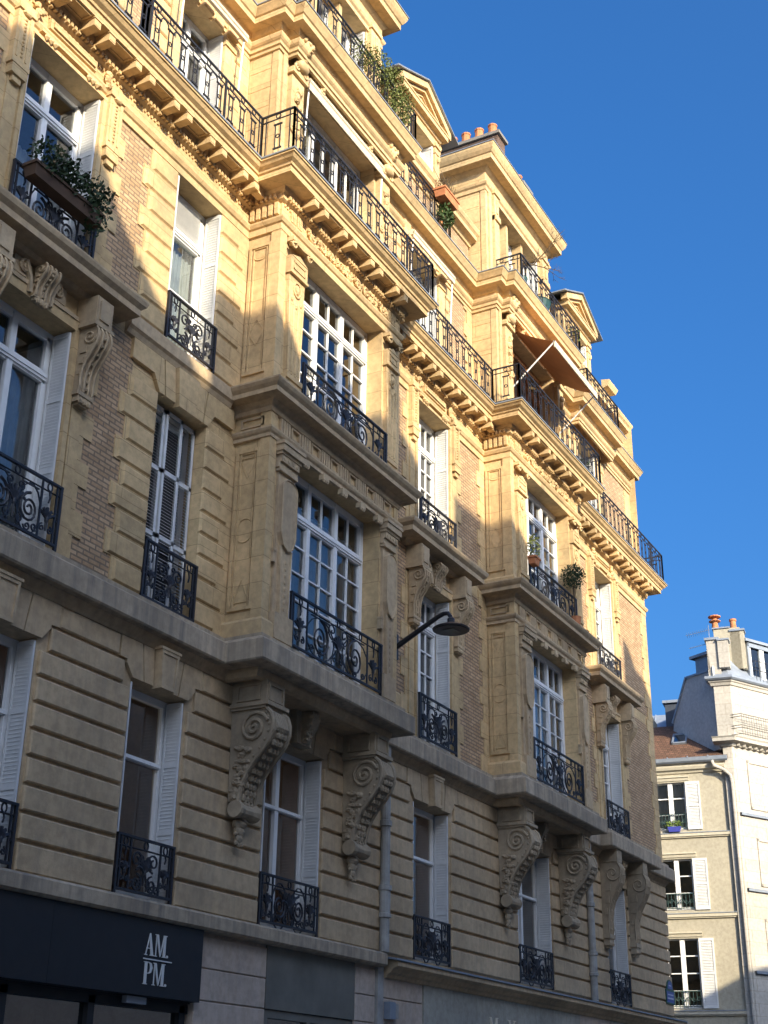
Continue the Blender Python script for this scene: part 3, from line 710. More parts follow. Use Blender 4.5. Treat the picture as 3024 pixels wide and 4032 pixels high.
for a, b in BAYS:
    for k in range(10):
        z = 16.65 + k * .36; wo = .3 if k % 2 else .46
        wseg4(a - 1).box(a - wo, a + .01, UPY - .04, UPY, z + .003, z + .357)
        wseg4(b + 1).box(b - .01, b + wo, UPY - .04, UPY, z + .003, z + .357)
WS4[2].box(XE - .5, XE + .003, UPY - .04, UPY + .5, 16.65, 19.55)
for q in WS4: q.build('stone_wall', STONE, bld)
def brick4(x0, x1, z0, z1): MB().box(x0, x1, UPY - .015, UPY + .05, z0, z1).build('brick_panel', BRICK, bld)
for x0, x1 in ((12.9, 13.2), (12.3, 13.3), (20.6, 21.7), (24.35, 25.4), (30.4, 32.2), (34.9, 36.95)): brick4(x0, x1, 16.65, 19.6)
# bay walls of the fourth floor
for a, b in BAYS:
    wx0, wx1 = a + 0.79, b - 0.63
    mb = MB(); mb.wall(YF, a, b, 16.6, 20.46, [(wx0, wx1, 16.62, 19.5)], 0.4)
    mb.quad((a, UPY, 16.6), (a, YF, 16.6), (a, YF, 20.46), (a, UPY, 20.46)); mb.quad((b, YF, 16.6), (b, UPY, 16.6), (b, UPY, 20.46), (b, YF, 20.46))
    for k in range(7):      # coursed ashlar on the returns
        z = 16.65 + k * .43
        for xs, s_ in ((a, -1), (b, 1)):
            X = sorted((xs, xs + s_ * .012)); mb.box(*X, YF + .14, UPY - .05, z + .006, z + .424)
    mb.box(a - .02, a + .1, YF - .02, YF + .12, 16.62, 19.6); mb.box(a + .12, a + .25, YF - .05, YF, 16.62, 19.6); mb.box(b - .14, b + .02, YF - .02, YF + .12, 16.62, 19.6)
    mb.build('projecting_bay', STONE, bld)
    for pi, (x0, x1) in enumerate(((a + .34, a + .76), (b - .55, b - .15))):
        p = MB(); xc = (x0 + x1) / 2
        p.box(x0, x1, YF - .1, YF, 16.62, 19.35); p.box(x0 - .04, x1 + .04, YF - .15, YF, 16.62, 17.0); p.box(x0 - .05, x1 + .05, YF - .16, YF, 19.3, 19.42)
        for k in range(6): p.ball((xc + random.uniform(-.05, .05), YF - .13, 18.0 + k * .2), (random.uniform(.05, .1), .06, .1), 7, 5, .25)
        for s_ in (-1, 1): p.tube([(x, YF - .12, z) for x, z in scroll_pts((xc + s_ * .14, 18.05), .09, 1.5, 0, s_)], .02, 5)
        pl = p.build('pilaster', STONE, bld)
        # female head on a scrolled bust
        q = MB()
        q.ball((xc, YF - .22, 19.98), (.15, .16, .2), 14, 10)
        q.ball((xc, YF - .26, 19.9), (.1, .13, .15), 12, 8); q.prism([(xc - .025, 19.88), (xc + .025, 19.88), (xc, 20.0)], 'xz', YF - .42, YF - .3)
        q.tube([(xc - .04, YF - .385, 19.83), (xc + .04, YF - .385, 19.83)], .014, 5)
        for s_ in (-1, 1):
            q.ball((xc + s_ * .05, YF - .375, 19.97), (.025, .015, .015), 6, 4); q.tube([(xc + s_ * .02, YF - .385, 20.0), (xc + s_ * .08, YF - .36, 20.0)], .012, 4)
            for k in range(6): q.ball((xc + s_ * (.14 + .02 * (k % 2)), YF - .26 + .02 * k, 20.1 - k * .075), (.055, .06, .05), 7, 5, .15)
        for k in range(9):
            t = PI * k / 8; q.ball((xc + .13 * math.cos(t), YF - .3, 20.06 + .1 * math.sin(t)), .055, 7, 5, .15)
        q.lathe([(.08, 0), (.075, .12), (.07, .2)], (xc, YF - .2, 19.62), 10)
        q.ball((xc, YF - .17, 19.55), (.2, .12, .13), 10, 6, .08)
        for s_ in (-1, 1): q.tube([(x, YF - .16, z) for x, z in scroll_pts((xc + s_ * .16, 19.47), .1, 1.5, PI / 2, s_)], .03, 5)
        q.build('carved_head', STONE, pl, smooth=True)
    # garlands beside heads, centre block
    g_ = MB(); c = (wx0 + wx1) / 2
    for s_, x0 in ((1, a + .85), (-1, b - .65)):
        for k in range(9): g_.ball((x0 + s_ * k * .07, YF - .12, 19.78 - .16 * math.sin(k / 8 * PI * .6)), (.06, .06, .07), 7, 5, .25)
    g_.box(c - .85, c + .85, YF - .16, YF, 19.72, 20.1)
    for x in (c - .95, c + .95): g_.box(x - .07, x + .07, YF - .2, YF, 19.5, 19.75); g_.ball((x, YF - .2, 19.62), (.06, .05, .08), 8, 6)
    g_.build('carved_frieze', STONE, bld)
# attic cornice
def brk(x0, x1, d): return [(x0, UPY), (x0, YF), (x0 + .3, YF), (x0 + .3, YF - d), (x1 - .05, YF - d), (x1 - .05, UPY)]
p5 = [(X0, UPY)] + brk(15.97, 20.27, .2) + brk(25.77, 30.07, .2) + [(32.3, UPY), (32.3, UPY - .3), (35.0, UPY - .3), (35.0, UPY), (XE, UPY), (XE, 14)]
MB().mold([(0, 19.6), (0.05, 19.605), (0.05, 19.68), (0.08, 19.69), (0.08, 19.76), (0.13, 19.82), (0.15, 19.88), (0.15, 19.9), (0.03, 19.93), (0.03, 20.03), (0.08, 20.05), (0.12, 20.12), (0.14, 20.14), (0.3, 20.15), (0.3, 20.27), (0.33, 20.29), (0.37, 20.37), (0.4, 20.42), (0.4, 20.46), (0, 20.47)], p5).build('attic_cornice', STONE, bld)
MB().mold([(0, 20.47), (0.42, 20.455), (0.42, 20.48), (0, 20.5)], p5).build('balcony_flashing', ZINC, bld)

# --- attic : low brick wall, cornice, mansard, dormers, pavilions
for x0, x1 in ((X0, 15.97), (20.27, 25.8), (30.07, XE)): MB().box(x0, x1, .3, .5, 20.46, 21.8).build('brick_panel', BRICK, bld)
for p in ([(X0, .3), (15.97, .3)], [(20.27, .3), (25.85, .3)], [(30.07, .3), (XE - .1, .3), (XE - .1, 10)]):
    MB().mold([(0, 21.62), (.04, 21.63), (.06, 21.7), (.1, 21.74), (.22, 21.76), (.22, 21.88), (.27, 21.94), (.3, 22.02), (.3, 22.05), (-.2, 22.07)], p).build('attic_cornice', STONE, bld)
for x0, x1 in ((X0, 15.97), (20.27, 25.9), (30.07, XE - .2)):
    mb = MB(); mb.add([(x0, .42, 22.05), (x1, .42, 22.05), (x1 - (.6 if x1 > 37 else 0), 1.15, 24.1), (x0, 1.15, 24.1), (x0, 6, 24.6), (x1 - (.6 if x1 > 37 else 0), 6, 24.6)], [(0, 1, 2, 3)])
    if x1 > 37: mb.add([(x1, .42, 22.05), (x1 - .6, 1.15, 24.1), (x1 - .6, 8, 24.1), (x1, 8, 22.05)], [(0, 1, 2, 3)])
    mb.build('mansard_roof', SLATE, bld)
for x0, x1 in ((X0, 15.97), (20.27, 25.9), (30.07, XE - .8)): MB().box(x0, x1, 1.1, 1.25, 24.06, 24.2).box(x0, x1, 1.2, 7, 24.1, 24.16).build('roof_flashing', ZINC, bld)
def dormer(c, hw=0.65, y=.28, pr=.95):
    d = MB(); zt = 23.3
    d.wall(y, c - pr, c + pr, 20.47, 23.98, [(c - hw, c + hw, 20.5, zt)], .35)
    d.quad((c - pr, 2.2, 20.47), (c - pr, y, 20.47), (c - pr, y, 23.98), (c - pr, 2.2, 23.98)); d.quad((c + pr, y, 20.47), (c + pr, 2.2, 20.47), (c + pr, 2.2, 23.98), (c + pr, y, 23.98))
    for s_ in (-1, 1):
        xa, xb = sorted((c + s_ * hw, c + s_ * (hw + .26)))
        d.box(xa + .03, xb, y - .06, y, 20.5, 23.3); d.box(xa, xb + .02, y - .1, y, 23.3, 23.4); d.box(xa + .01, xb, y - .08, y, 23.1, 23.18)
        # side volute
        xs = c + s_ * pr
        pts = [(xs, 21.9), (xs + s_ * .22, 21.95), (xs + s_ * .2, 22.5), (xs + s_ * .06, 22.9), (xs + s_ * .12, 23.2), (xs + s_ * .2, 23.45), (xs + s_ * .1, 23.7), (xs, 23.7)]
        d.prism(pts, 'xz', y + .02, y + .3); d.tube([(x, y + .02, z) for x, z in scroll_pts((xs + s_ * .1, 23.55), .11, 1.4, 0, s_)], .03, 5)
    for s_ in (-1, 1):
        d.ball((c + s_ * (hw + .15), y - .09, 22.95), (.05, .05, .09), 7, 5)
    d.box(c - hw - .02, c + hw + .02, y - .05, y, 23.303, 23.4)
    dr = d.build('dormer', STONE, bld)
    pd = MB(); ov = 1.3
    pd.mold([(0, 23.62), (.04, 23.63), (.06, 23.7), (.18, 23.72), (.18, 23.84), (.2, 23.86), (0, 23.9)], [(c - 1.0, 2.0), (c - 1.0, y), (c + 1.0, y), (c + 1.0, 2.0)])
    pd.prism([(c - 1.22, 23.9), (c + 1.22, 23.9), (c, 24.5)], 'xz', y - .02, 2.2)
    for s_ in (-1, 1):
        a_, b_ = (c + s_ * 1.3, 23.86), (c, 24.52)
        pd.prism([(a_[0], a_[1]), (b_[0], b_[1]), (b_[0], b_[1] + .2), (a_[0] - s_ * .0, a_[1] + .2)], 'xz', y - .2, y - .0)
        pd.prism([(a_[0] - s_ * .18, a_[1]), (b_[0], b_[1] - .1), (b_[0], b_[1]), (a_[0] - s_ * .1, a_[1])], 'xz', y - .12, y - .02)
        pd.prism([(c + s_ * .62, 24.02), (c, 24.33), (c, 24.3), (c + s_ * .56, 24.02)], 'xz', y - .06, y - .02)
    pd.box(c - 1.28, c + 1.28, y - .2, y, 23.85, 23.9)
    pd.build('pediment', STONE, dr)
    rf = MB()
    for s_ in (-1, 1):
        pts = [(c + s_ * 1.62, 23.93), (c + s_ * 1.3, 24.08), (c, 24.73), (c, 24.77), (c + s_ * 1.3, 24.12), (c + s_ * 1.62, 23.97)]
        rf.prism(pts, 'xz', y - .26, 2.3)
    rf.build('dormer_roof', ZINC, dr)
    return dr
dormer(23.1); dormer(33.6); dormer(11.2)
def pavilion(a, b):
    y = -0.15; wx0, wx1 = a + .8, b - .63; x0 = a + .12; zt = 23.3
    d = MB(); d.wall(y, x0, b, 20.47, 24.1, [(wx0, wx1, 20.5, zt)], .4)
    d.quad((x0, 3.5, 20.47), (x0, y, 20.47), (x0, y, 24.1), (x0, 3.5, 24.1)); d.quad((b, y, 20.47), (b, 3.5, 20.47), (b, 3.5, 24.1), (b, y, 24.1))
    for k in range(7):
        z = 20.5 + k * .47
        if z < 23: d.box(x0 - .008, x0, .02, 3.0, z + .005, z + .465)
    d.box(x0 - .02, x0 + .1, y - .02, y + .12, 20.5, 23.4); d.box(x0 + .14, x0 + .3, y - .05, y, 20.5, 23.4); d.box(b - .13, b + .02, y - .02, y + .1, 20.5, 23.4)
    for xa, xb in ((x0 + .36, wx0 - .03), (wx1 + .06, b - .17)):
        d.box(xa, xb, y - .1, y, 20.5, 23.5); d.box(xa - .03, xb + .03, y - .13, y, 22.72, 22.8); d.box(xa, xb, y - .15, y, 22.6, 22.72); d.box(xa - .03, xb + .03, y - .14, y, 23.4, 23.5)
        d.box(xa - .04, xb + .04, y - .14, y, 20.5, 20.9); d.box((xa + xb) / 2 - .05, (xa + xb) / 2 + .05, y - .13, y - .1, 22.85, 23.25)
        for q in range(3): d.ball(((xa + xb) / 2, y - .11, 23.25 - q * .08), (.05, .04, .05), 6, 4)
    xm = (wx0 + wx1) / 2
    for q in (-.5, .5): d.box(xm + q - .06, xm + q + .06, y + .1, y + .36, 20.5, zt)
    pv = d.build('attic_pavilion', STONE, bld)
    pp = [(x0, 3.5), (x0, y), (b, y), (b, 3.5)]
    MB().mold([(0, 23.303), (.04, 23.31), (.04, 23.42), (.08, 23.46), (.1, 23.52), (.03, 23.55), (.03, 23.85), (.08, 23.9), (.13, 23.97), (.34, 23.99), (.34, 24.14), (.37, 24.16), (.42, 24.24), (.46, 24.34), (.46, 24.4), (0, 24.42)], pp).build('pavilion_cornice', STONE, pv)
    MB().mold([(0, 24.42), (.48, 24.395), (.48, 24.42), (-.8, 24.5)], pp).build('pavilion_roof', ZINC, pv)
    return pv
for a, b in BAYS: pavilion(a, b)
def chimney(x0, x1, y0, y1, z0, z1, n):
    ch = MB().box(x0, x1, y0, y1, z0, z1).build('chimney', BRICKD, bld)
    c_ = MB(); c_.box(x0 - .06, x1 + .06, y0 - .08, y1 + .06, z1, z1 + .1)
    c_.build('chimney_cap', plain('chimney_cap_stone', (.22, .2, .17), .9), ch)
    pot = MB().lathe([(.13, 0), (.14, .1), (.12, .4), (.14, .42), (.14, .46), (.1, .46)], (0, 0, 0), 10); me = mesh_of(pot, 'chimney_pot', TERRA)
    for k in range(n): inst('chimney_pot', me, ch, ((x0 + x1) / 2, y0 + .25 + k * (y1 - y0 - .5) / max(1, n - 1), z1 + .1))
chimney(28.1, 28.62, .4, 3.4, 24.4, 26.95, 7)
chimney(30.1, 30.68, .5, 2.4, 24.0, 26.6, 4)
# corner lucarne seen end-on over the mansard
mb = MB(); mb.box(36.15, 36.6, .45, 1.2, 21.9, 22.9); mb.mold([(0, 22.75), (.06, 22.8), (.2, 22.85), (.25, 22.98), (.27, 23.05), (0, 23.1)], [(36.1, .45), (36.65, .45), (36.65, 1.6)])
mb.ball((36.72, .5, 22.55), (.16, .16, .24), 10, 8); mb.box(36.6, 36.84, .4, .64, 22.05, 22.15); mb.box(36.63, 36.8, .43, .62, 21.95, 22.32)
mb.build('corner_lucarne', STONE, bld)

# --- big scroll brackets carrying the bays
def bracket_mesh():
    k = MB(); h = 0.23
    fr = [(-.62, 7.14), (-.71, 7.06), (-.75, 6.94), (-.745, 6.8), (-.68, 6.64), (-.56, 6.49), (-.43, 6.35), (-.32, 6.2), (-.25, 6.04), (-.21, 5.9), (-.19, 5.78)]
    bk = [(-.02, 5.8), (0, 7.14)]
    k.prism([(y, z) for y, z in fr] + bk, 'yz', -h, h)
    for x in (-h, h):
        k.tube([(x, y, z) for y, z in fr], 0.032, 6); k.tube([(x * .82, y - .012, z) for y, z in fr], 0.02, 5)
        s_ = 1 if x > 0 else -1
        k.tube([(x + s_ * .012, y, z) for y, z in scroll_pts((-.42, 6.86), .26, 2.4, PI * .9, -1)], 0.03, 6)
        k.tube([(x + s_ * .012, y, z) for y, z in scroll_pts((-.14, 5.68), .13, 1.8, PI * 1.2, -1)], 0.025, 6)
        for q in range(26):
            t = q / 25; y = -.12 - .34 * random.random() * (1 - t); z = 6.55 - .7 * t + random.uniform(-.05, .05)
            k.ball((x, y, z), (.05, random.uniform(.05, .09), random.uniform(.03, .06)), 7, 5, .2, random.uniform(-1, 1))
        for q in range(14):
            t = q / 13; j = min(len(fr) - 2, int(t * (len(fr) - 1))); f = t * (len(fr) - 1) - j
            y = fr[j][0] * (1 - f) + fr[j + 1][0] * f; z = fr[j][1] * (1 - f) + fr[j + 1][1] * f
            k.ball((x, y + .07, z), .026, 6, 4)
    for q in range(16):       # scale leaves down the front
        t = q / 15; j = min(len(fr) - 2, int(t * (len(fr) - 1))); f = t * (len(fr) - 1) - j
        y = fr[j][0] * (1 - f) + fr[j + 1][0] * f; z = fr[j][1] * (1 - f) + fr[j + 1][1] * f
        if t > .25:
            for x in (-.09, 0, .09): k.ball((x + (.045 if q % 2 else 0) - .02, y - .005, z), (.05, .045, .06), 6, 4)
    for q in range(7):        # shell leaf at the top
        a_ = (q - 3) * .33; k.tube([(0.02 * a_, -.7, 6.72), (.1 * math.sin(a_) * 1.4, -.76, 6.85), (.19 * math.sin(a_), -.7, 6.98 + .09 * math.cos(a_))], [.02, .045, .02], 6)
    k.lathe([(.125, -.27), (.135, -.22), (.1, -.1), (.1, .1), (.135, .22), (.125, .27)], (0, 0, 0), 12)
    n = 12 * 6; base = len(k.v) - n      # roll the small volute onto its side
    for i in range(base, len(k.v)):
        x, y, z = k.v[i]; k.v[i] = (z, -.17 + x, 5.68 + y)
    for q in range(3): k.ball((0, -.09, 5.5 - q * .1), (.15 - .03 * q, .08 - .015 * q, .08), 9, 6, .15)
    for q in range(8): k.ball((random.uniform(-.1, .1), -.1, 5.28 + random.uniform(-.08, .1)), .035, 6, 4)
    k.box(-.27, .27, -.63, 0, 7.14, 7.18); k.box(-.3, .3, -.68, 0, 7.18, 7.24); k.box(-.25, .25, -.62, 0, 7.24, 7.58)
    for z0, z1, x0, x1 in ((7.27, 7.3, -.2, .2), (7.5, 7.53, -.2, .2), (7.3, 7.5, -.2, -.17), (7.3, 7.5, .17, .2)): k.box(x0, x1, -.645, -.62, z0, z1)
    for x0, x1 in ((-.275, -.25), (.25, .275)): k.box(x0, x1, -.52, -.1, 7.27, 7.3); k.box(x0, x1, -.52, -.1, 7.5, 7.53); k.box(x0, x1, -.52, -.49, 7.3, 7.5); k.box(x0, x1, -.13, -.1, 7.3, 7.5)
    return mesh_of(k, 'scroll_bracket', CARVED)
br_me = bracket_mesh()
for a, b in BAYS:
    inst('scroll_bracket', br_me, bld, (a + .53, -.05, 0)); inst('scroll_bracket', br_me, bld, (b - .42, -.05, 0))
    c = (a + b) / 2
    k = MB(); k.prism([(c - .22, 7.05), (c + .22, 7.05), (c + .28, 7.58), (c - .28, 7.58)], 'xz', -.2, 0)
    fr = [(-.4, 7.56), (-.42, 7.45), (-.36, 7.3), (-.27, 7.18), (-.23, 7.08)]
    k.prism(fr + [(0, 7.05), (0, 7.58)], 'yz', c - .11, c + .11)
    for q in range(10): k.ball((c + random.uniform(-.1, .1), -.28 - .012 * q, 7.12 + q * .045), (.05, .05, .045), 7, 5, .25)
    k.build('keystone', CARVED, bld)
a, b = 32.6, 34.1
sc_me = console_mesh(.3, 2.0, .5, CARVED, 'scroll_bracket')
for x in (a - .25, b + .22):
    inst('scroll_bracket', sc_me, bld, (x, -.055, 7.4)); MB().box(x - .17, x + .17, -.52, 0, 7.4, 7.7).build('bracket_block', CARVED, bld)
inst('keystone', kcon_me, bld, ((a + b) / 2, -.1, 7.6))

# --- drainpipes
def pipe(x, z0, z1, r=.085):
    p = MB().lathe([(r, z0), (r, z0 + .55), (r + .03, z0 + .56), (r + .03, z0 + .62), (r * 1.15, z0 + .63), (r * 1.15, z0 + 1.0), (r + .035, z0 + 1.01), (r + .035, z0 + 1.09), (r, z0 + 1.1), (r, z0 + 2.1), (r + .025, z0 + 2.11), (r + .025, z0 + 2.2), (r, z0 + 2.21), (r, z1)], (x, -.13, 0), 12)
    for z in (z0 + 2.6, z1 - .4): p.box(x - r - .02, x + r + .02, -.15, 0, z, z + .035)
    return p.build('drainpipe', PIPE, bld, smooth=False)
pipe(21.02, 4.18, 7.72); pipe(31.2, 4.12, 7.72)
MB().box(20.94, 21.14, -.06, 0.02, 0.1, 3.95).build('drainpipe', PIPE, bld)
# ------------------------------------------------------------------ windows
def casement(parent, a, b, z0, z1, y, tz=None, lights=2, rows=0, cols=1, mat=WHITE, shut='r', curtain=0.0, fr=.07, name='window', trows=1, tcols=1, pane_mat=None, tw=.06, shy=None):
    """a window frame in an opening; tz is the transom height"""
    f = MB(); d = .07
    f.box(a, a + fr, y, y + d, z0, z1); f.box(b - fr, b, y, y + d, z0, z1); f.box(a + fr, b - fr, y, y + d, z1 - fr, z1); f.box(a + fr, b - fr, y, y + d, z0, z0 + fr * 1.6)
    zt = tz if tz else z1 - fr
    if tz: f.box(a + fr, b - fr, y - .035, y + d, tz - tw, tz + tw); (f.box(a + fr, b - fr, y - .05, y + d, tz - .02, tz + .02) if tw > .04 else 0)
    W_ = (b - a - 2 * fr) / lights
    for i in range(lights):
        x0 = a + fr + i * W_; x1 = x0 + W_
        if i: f.box(x0 - .05, x0 + .05, y - .02, y + d, z0 + .05, z1 - fr * .5)
        s_ = .055 if tw > .04 else .02
        for p, q, u, v in ((z0 + .08, zt - tw * .6, cols, rows),) + (((tz + tw * .6, z1 - fr, tcols, trows - 1),) if tz else ()):
            f.box(x0, x0 + s_, y - .01, y + d, p, q); f.box(x1 - s_, x1, y - .01, y + d, p, q); f.box(x0, x1, y - .01, y + d, q - s_, q); f.box(x0, x1, y - .01, y + d, p, p + s_ * (2 if p < z0 + .2 else 1))
            for k in range(1, u): xx = x0 + k * W_ / u; f.box(xx - .014, xx + .014, y + .005, y + .04, p, q)
            for k in range(1, v + 1): zz = p + .1 + (q - p - .1) * k / (v + 1); f.box(x0, x1, y + .005, y + .04, zz - .014, zz + .014)
    wn = f.build(name, mat, parent)
    pn = MB(); pn.quad((a + .03, y + .045, z0 + .03), (b - .03, y + .045, z0 + .03), (b - .03, y + .045, z1 - .03), (a + .03, y + .045, z1 - .03)); pn.build('pane', pane_mat or GLASS, wn)
    if curtain:
        c_ = MB(); n = 40
        for i in range(n):
            x0 = a + .05 + (b - a - .1) * i / n; x1 = a + .05 + (b - a - .1) * (i + 1) / n
            o0 = .18 + .02 * math.sin(i * 2.1); o1 = .18 + .02 * math.sin((i + 1) * 2.1)
            c_.quad((x0, y + o0, z0), (x1, y + o1, z0), (x1, y + o1, z0 + (z1 - z0) * curtain), (x0, y + o0, z0 + (z1 - z0) * curtain))
        c_.build('curtain', CURT, wn)
    if shut:
        for sd_ in (('r', 'l') if shut == 'rl' else ('r',)):
            x = b - .015 if sd_ == 'r' else a + .015; sg = -1 if sd_ == 'r' else 1
            ya, yb = (shy or (y - .33, y - .03)); h_ = MB()
            X = sorted((x, x + sg * .03))
            h_.box(*X, ya, ya + .03, z0 + .03, z1 - .04); h_.box(*X, yb - .03, yb, z0 + .03, z1 - .04)
            for z in (z0 + .03, z0 + (z1 - z0) * .33, z0 + (z1 - z0) * .66, z1 - .1): h_.box(*X, ya + .03, yb - .03, z, z + .07)
            n = int((z1 - z0) / .05)
            for k in range(n):
                z = z0 + .08 + k * .05
                if z > z1 - .12: break
                h_.add([(X[0] + .004, ya + .03, z), (X[0] + .004, yb - .03, z), (X[1] - .004, yb - .03, z + .035), (X[1] - .004, ya + .03, z + .035)], [(0, 1, 2, 3)] if sg < 0 else [(0, 1, 2, 3)])
            h_.box(X[0] + .012, X[1] - .012, ya + .03, yb - .03, z0 + .03, z1 - .05)
            h_.build('shutter', SHUT, wn)
    return wn
# first floor
for i, (a, b) in enumerate(L1):
    casement(bld, a, b, Z1a, Z1b, .3, 6.08, 1 if i in (1,) else 2 if i in (2, 4, 5) else 1, 0, 1, WHITE, 'rl', 0, .085, tw=.025, pane_mat=GLASS, shy=(-.02 if i in (2, 4) else .0, .28))
# second floor
for i, (a, b) in enumerate(AW):
    casement(bld, a, b, 8.2, 11.45, .3, 10.75, 2, 0 if i == 0 else 4, 1 if i == 0 else 2, WHITE, 'rl', .8 if i == 0 else .5, .08, tcols=1 if i == 0 else 2)
w = casement(bld, BW[0], BW[1], 8.2, 11.45, .3, None, 2, 0, 1, WHITE, None, 0)
for x0, x1, yy in ((BW[0] + .02, BW[0] + .43, .14), (BW[0] + .45, BW[0] + .85, .12), (BW[0] + .86, BW[1] - .02, .16)):
    h_ = MB(); h_.box(x0, x0 + .05, yy, yy + .035, 8.22, 11.4); h_.box(x1 - .05, x1, yy, yy + .035, 8.22, 11.4)
    for z in (8.22, 9.3, 10.35, 11.33): h_.box(x0, x1, yy, yy + .035, z, z + .07)
    for k in range(62): h_.quad((x0 + .05, yy - .004, 8.25 + k * .05), (x1 - .05, yy - .004, 8.25 + k * .05), (x1 - .05, yy + .03, 8.28 + k * .05), (x0 + .05, yy + .03, 8.28 + k * .05))
    h_.build('shutter', SHUT, w)
for a, b in BAYS:
    casement(bld, a + .79, b - .63, 8.2, 11.5, YB + .33, 10.72, 3, 4, 2, WHITE, None, .86, .08, tcols=2)
    casement(bld, a + .79, b - .63, 12.42, 15.52, YB + .33, 14.85, 3, 4, 2, WHITE, None, .0 if a < 20 else .6, .08, tcols=2)
# third floor
for i, (a, b) in enumerate(AW):
    casement(bld, a, b, 12.42, 15.5, .3, 14.75, 2, 0 if i == 0 else 4, 1 if i == 0 else 2, WHITE, 'rl', .55 if i == 0 else .0, .08, tcols=1 if i == 0 else 2, trows=1)
wb = casement(bld, BW[0], BW[1], 12.42, 15.5, .3, 14.75, 1, 1, 1, WHITE, 'rl', .8, .1)
h_ = MB()
for k in range(9): h_.quad((BW[0] + .25, .3, 14.86 + k * .06), (BW[1] - .2, .3, 14.86 + k * .06), (BW[1] - .2, .26, 14.9 + k * .06), (BW[0] + .25, .26, 14.9 + k * .06))
h_.build('louvre', SHUT, wb)
# fourth floor and attic
for i, (a, b) in enumerate(AW + [BW]): casement(bld, a, b, 16.62, 19.55, .3 + UPY, 18.9, 2, 0, 1, WHITE, 'rl', .4, .08, shy=(UPY - .02, UPY + .29))
for i, (a, b) in enumerate(BAYS):
    casement(bld, a + .79, b - .63, 16.62, 19.5, YF + .33, 18.75 if i else None, 3, 1, 2, WOOD if i else WHITE, None, 0, .1)
    casement(bld, a + .8, b - .63, 20.5, 23.3, .25, 22.6, 3, 2, 2, WHITE, 'r', .5, .08, shy=(-.12, .2))
for c in (11.2, 23.1, 33.6): casement(bld, c - .65, c + .65, 20.5, 23.3, .55, 22.6, 2, 1, 1, WHITE, 'r', .5, .08, shy=(.26, .54))
# ------------------------------------------------------------------ ironwork
def ov(c, ru, rv, n=14): return [(c[0] + ru * math.cos(2 * PI * k / n), c[1] + rv * math.sin(2 * PI * k / n)) for k in range(n)]
def guard_mesh(wd, h, name='window_guard', big=True):
    k = MB(); T = .012
    def bar(p, q, r=.013): k.tube([(p[0], 0, p[1]), (q[0], 0, q[1])], r, 4)
    def cur(pts, r=T, closed=False, y=0): k.tube([(u, y, v) for u, v in pts], r, 4, closed, flat=(0, 1, 0))
    k.box(-.02, wd + .02, -.025, .025, h - .03, h); bar((0, h - .15), (wd, h - .15)); k.box(-.02, wd + .02, -.018, .018, .05, .085)
    for u in (0, wd): k.box(u - .02, u + .02, -.02, .02, 0, h)
    s1 = .07; s2 = .07 + min(.42, wd * .17)
    for u in (s1, s2, wd - s1, wd - s2): k.box(u - .012, u + .012, -.012, .012, .06, h - .02)
    n = 3 if wd < 2 else 5
    for i in range(n):
        u = (s1 + s2) / 2 if i == 0 else (wd - (s1 + s2) / 2 if i == n - 1 else wd * i / (n - 1)); cur(ov((u, h - .088), .042, .055), .012, True)
    for u in (s1 * .5, wd - s1 * .5): cur(ov((u, h * .5), .03, .06), .01, True)
    def palm(u, v, sz, m_=7):
        for i in range(m_):
            a_ = (i - (m_ - 1) / 2) * (2.3 / m_); L = sz * (1 - .12 * abs(i - (m_ - 1) / 2) / 2)
            p = [(u, v), (u + L * .55 * math.sin(a_), v + L * .6 * math.cos(a_ * .8)), (u + L * math.sin(a_) * 1.05, v + L * math.cos(a_) * .98), (u + L * 1.15 * math.sin(a_ * 1.25), v + L * .86 * math.cos(a_ * 1.1))]
            k.tube([(x, 0, z) for x, z in p], [.012, .028, .022, .006], 5)
        k.ball((u, 0, v), (.03, .03, .06), 7, 5); k.tube([(u, 0, v), (u, 0, v - sz * .9)], [.022, .012], 5)
        for s_ in (-1, 1): cur([(x, z) for x, z in scroll_pts((u + s_ * sz * .42, v - sz * .75), sz * .32, 1.3, PI / 2, -s_)], .013)
    for u in ((s1 + s2) / 2, wd - (s1 + s2) / 2):
        palm(u, h * .4, min(.2, (s2 - s1) * .62), 5); cur([(u, h - .15), (u + .02, h * .74), (u, h * .66)], .012)
    c = wd / 2; wc = (wd - 2 * s2) / 2
    palm(c, h * .42, min(.24, wc * .55), 7)
    H_ = h - .2
    for s_ in (-1, 1):
        cx = c + s_ * (wc * .58)
        if wd > 1.4:
            pts = scroll_pts((cx, h * .43), min(.3, wc * .42), 2.2, PI / 2 if s_ < 0 else PI / 2, s_, 14, .03)
            k.tube([((x - cx) * .95 + cx, 0, (z - h * .43) * 1.1 + h * .43) for x, z in pts], [.022] * 6 + [.017] * (len(pts) - 6), 5, flat=(0, 1, 0))
            cur(ov((cx, h * .43), wc * .44, .345), .012, True)
            k.box(cx - wc * .3, cx + wc * .3, -.012, .012, h - .2, h - .185)
        else:
            cur(scroll_pts((c + s_ * wc * .55, h * .63), wc * .42, 1.5, -PI / 2, -s_, 14, .03), .015)
            cur(scroll_pts((c + s_ * wc * .5, h * .24), wc * .38, 1.5, PI / 2, s_, 14, .03), .015)
        cur(scroll_pts((c + s_ * wc * .2, h - .26), wc * .16, 1.3, -PI / 2, s_), .013)
        cur(scroll_pts((cx, .15), .07, 1.3, PI, s_), .013); cur(scroll_pts((c + s_ * wc * .85, h * .2), .07, 1.2, 0, -s_), .013)
        cur([(c + s_ * .03, h * .42), (c + s_ * wc * .22, h * .2), (c + s_ * wc * .2, .1)], .012)
    return mesh_of(k, name, IRON)
gcache = {}
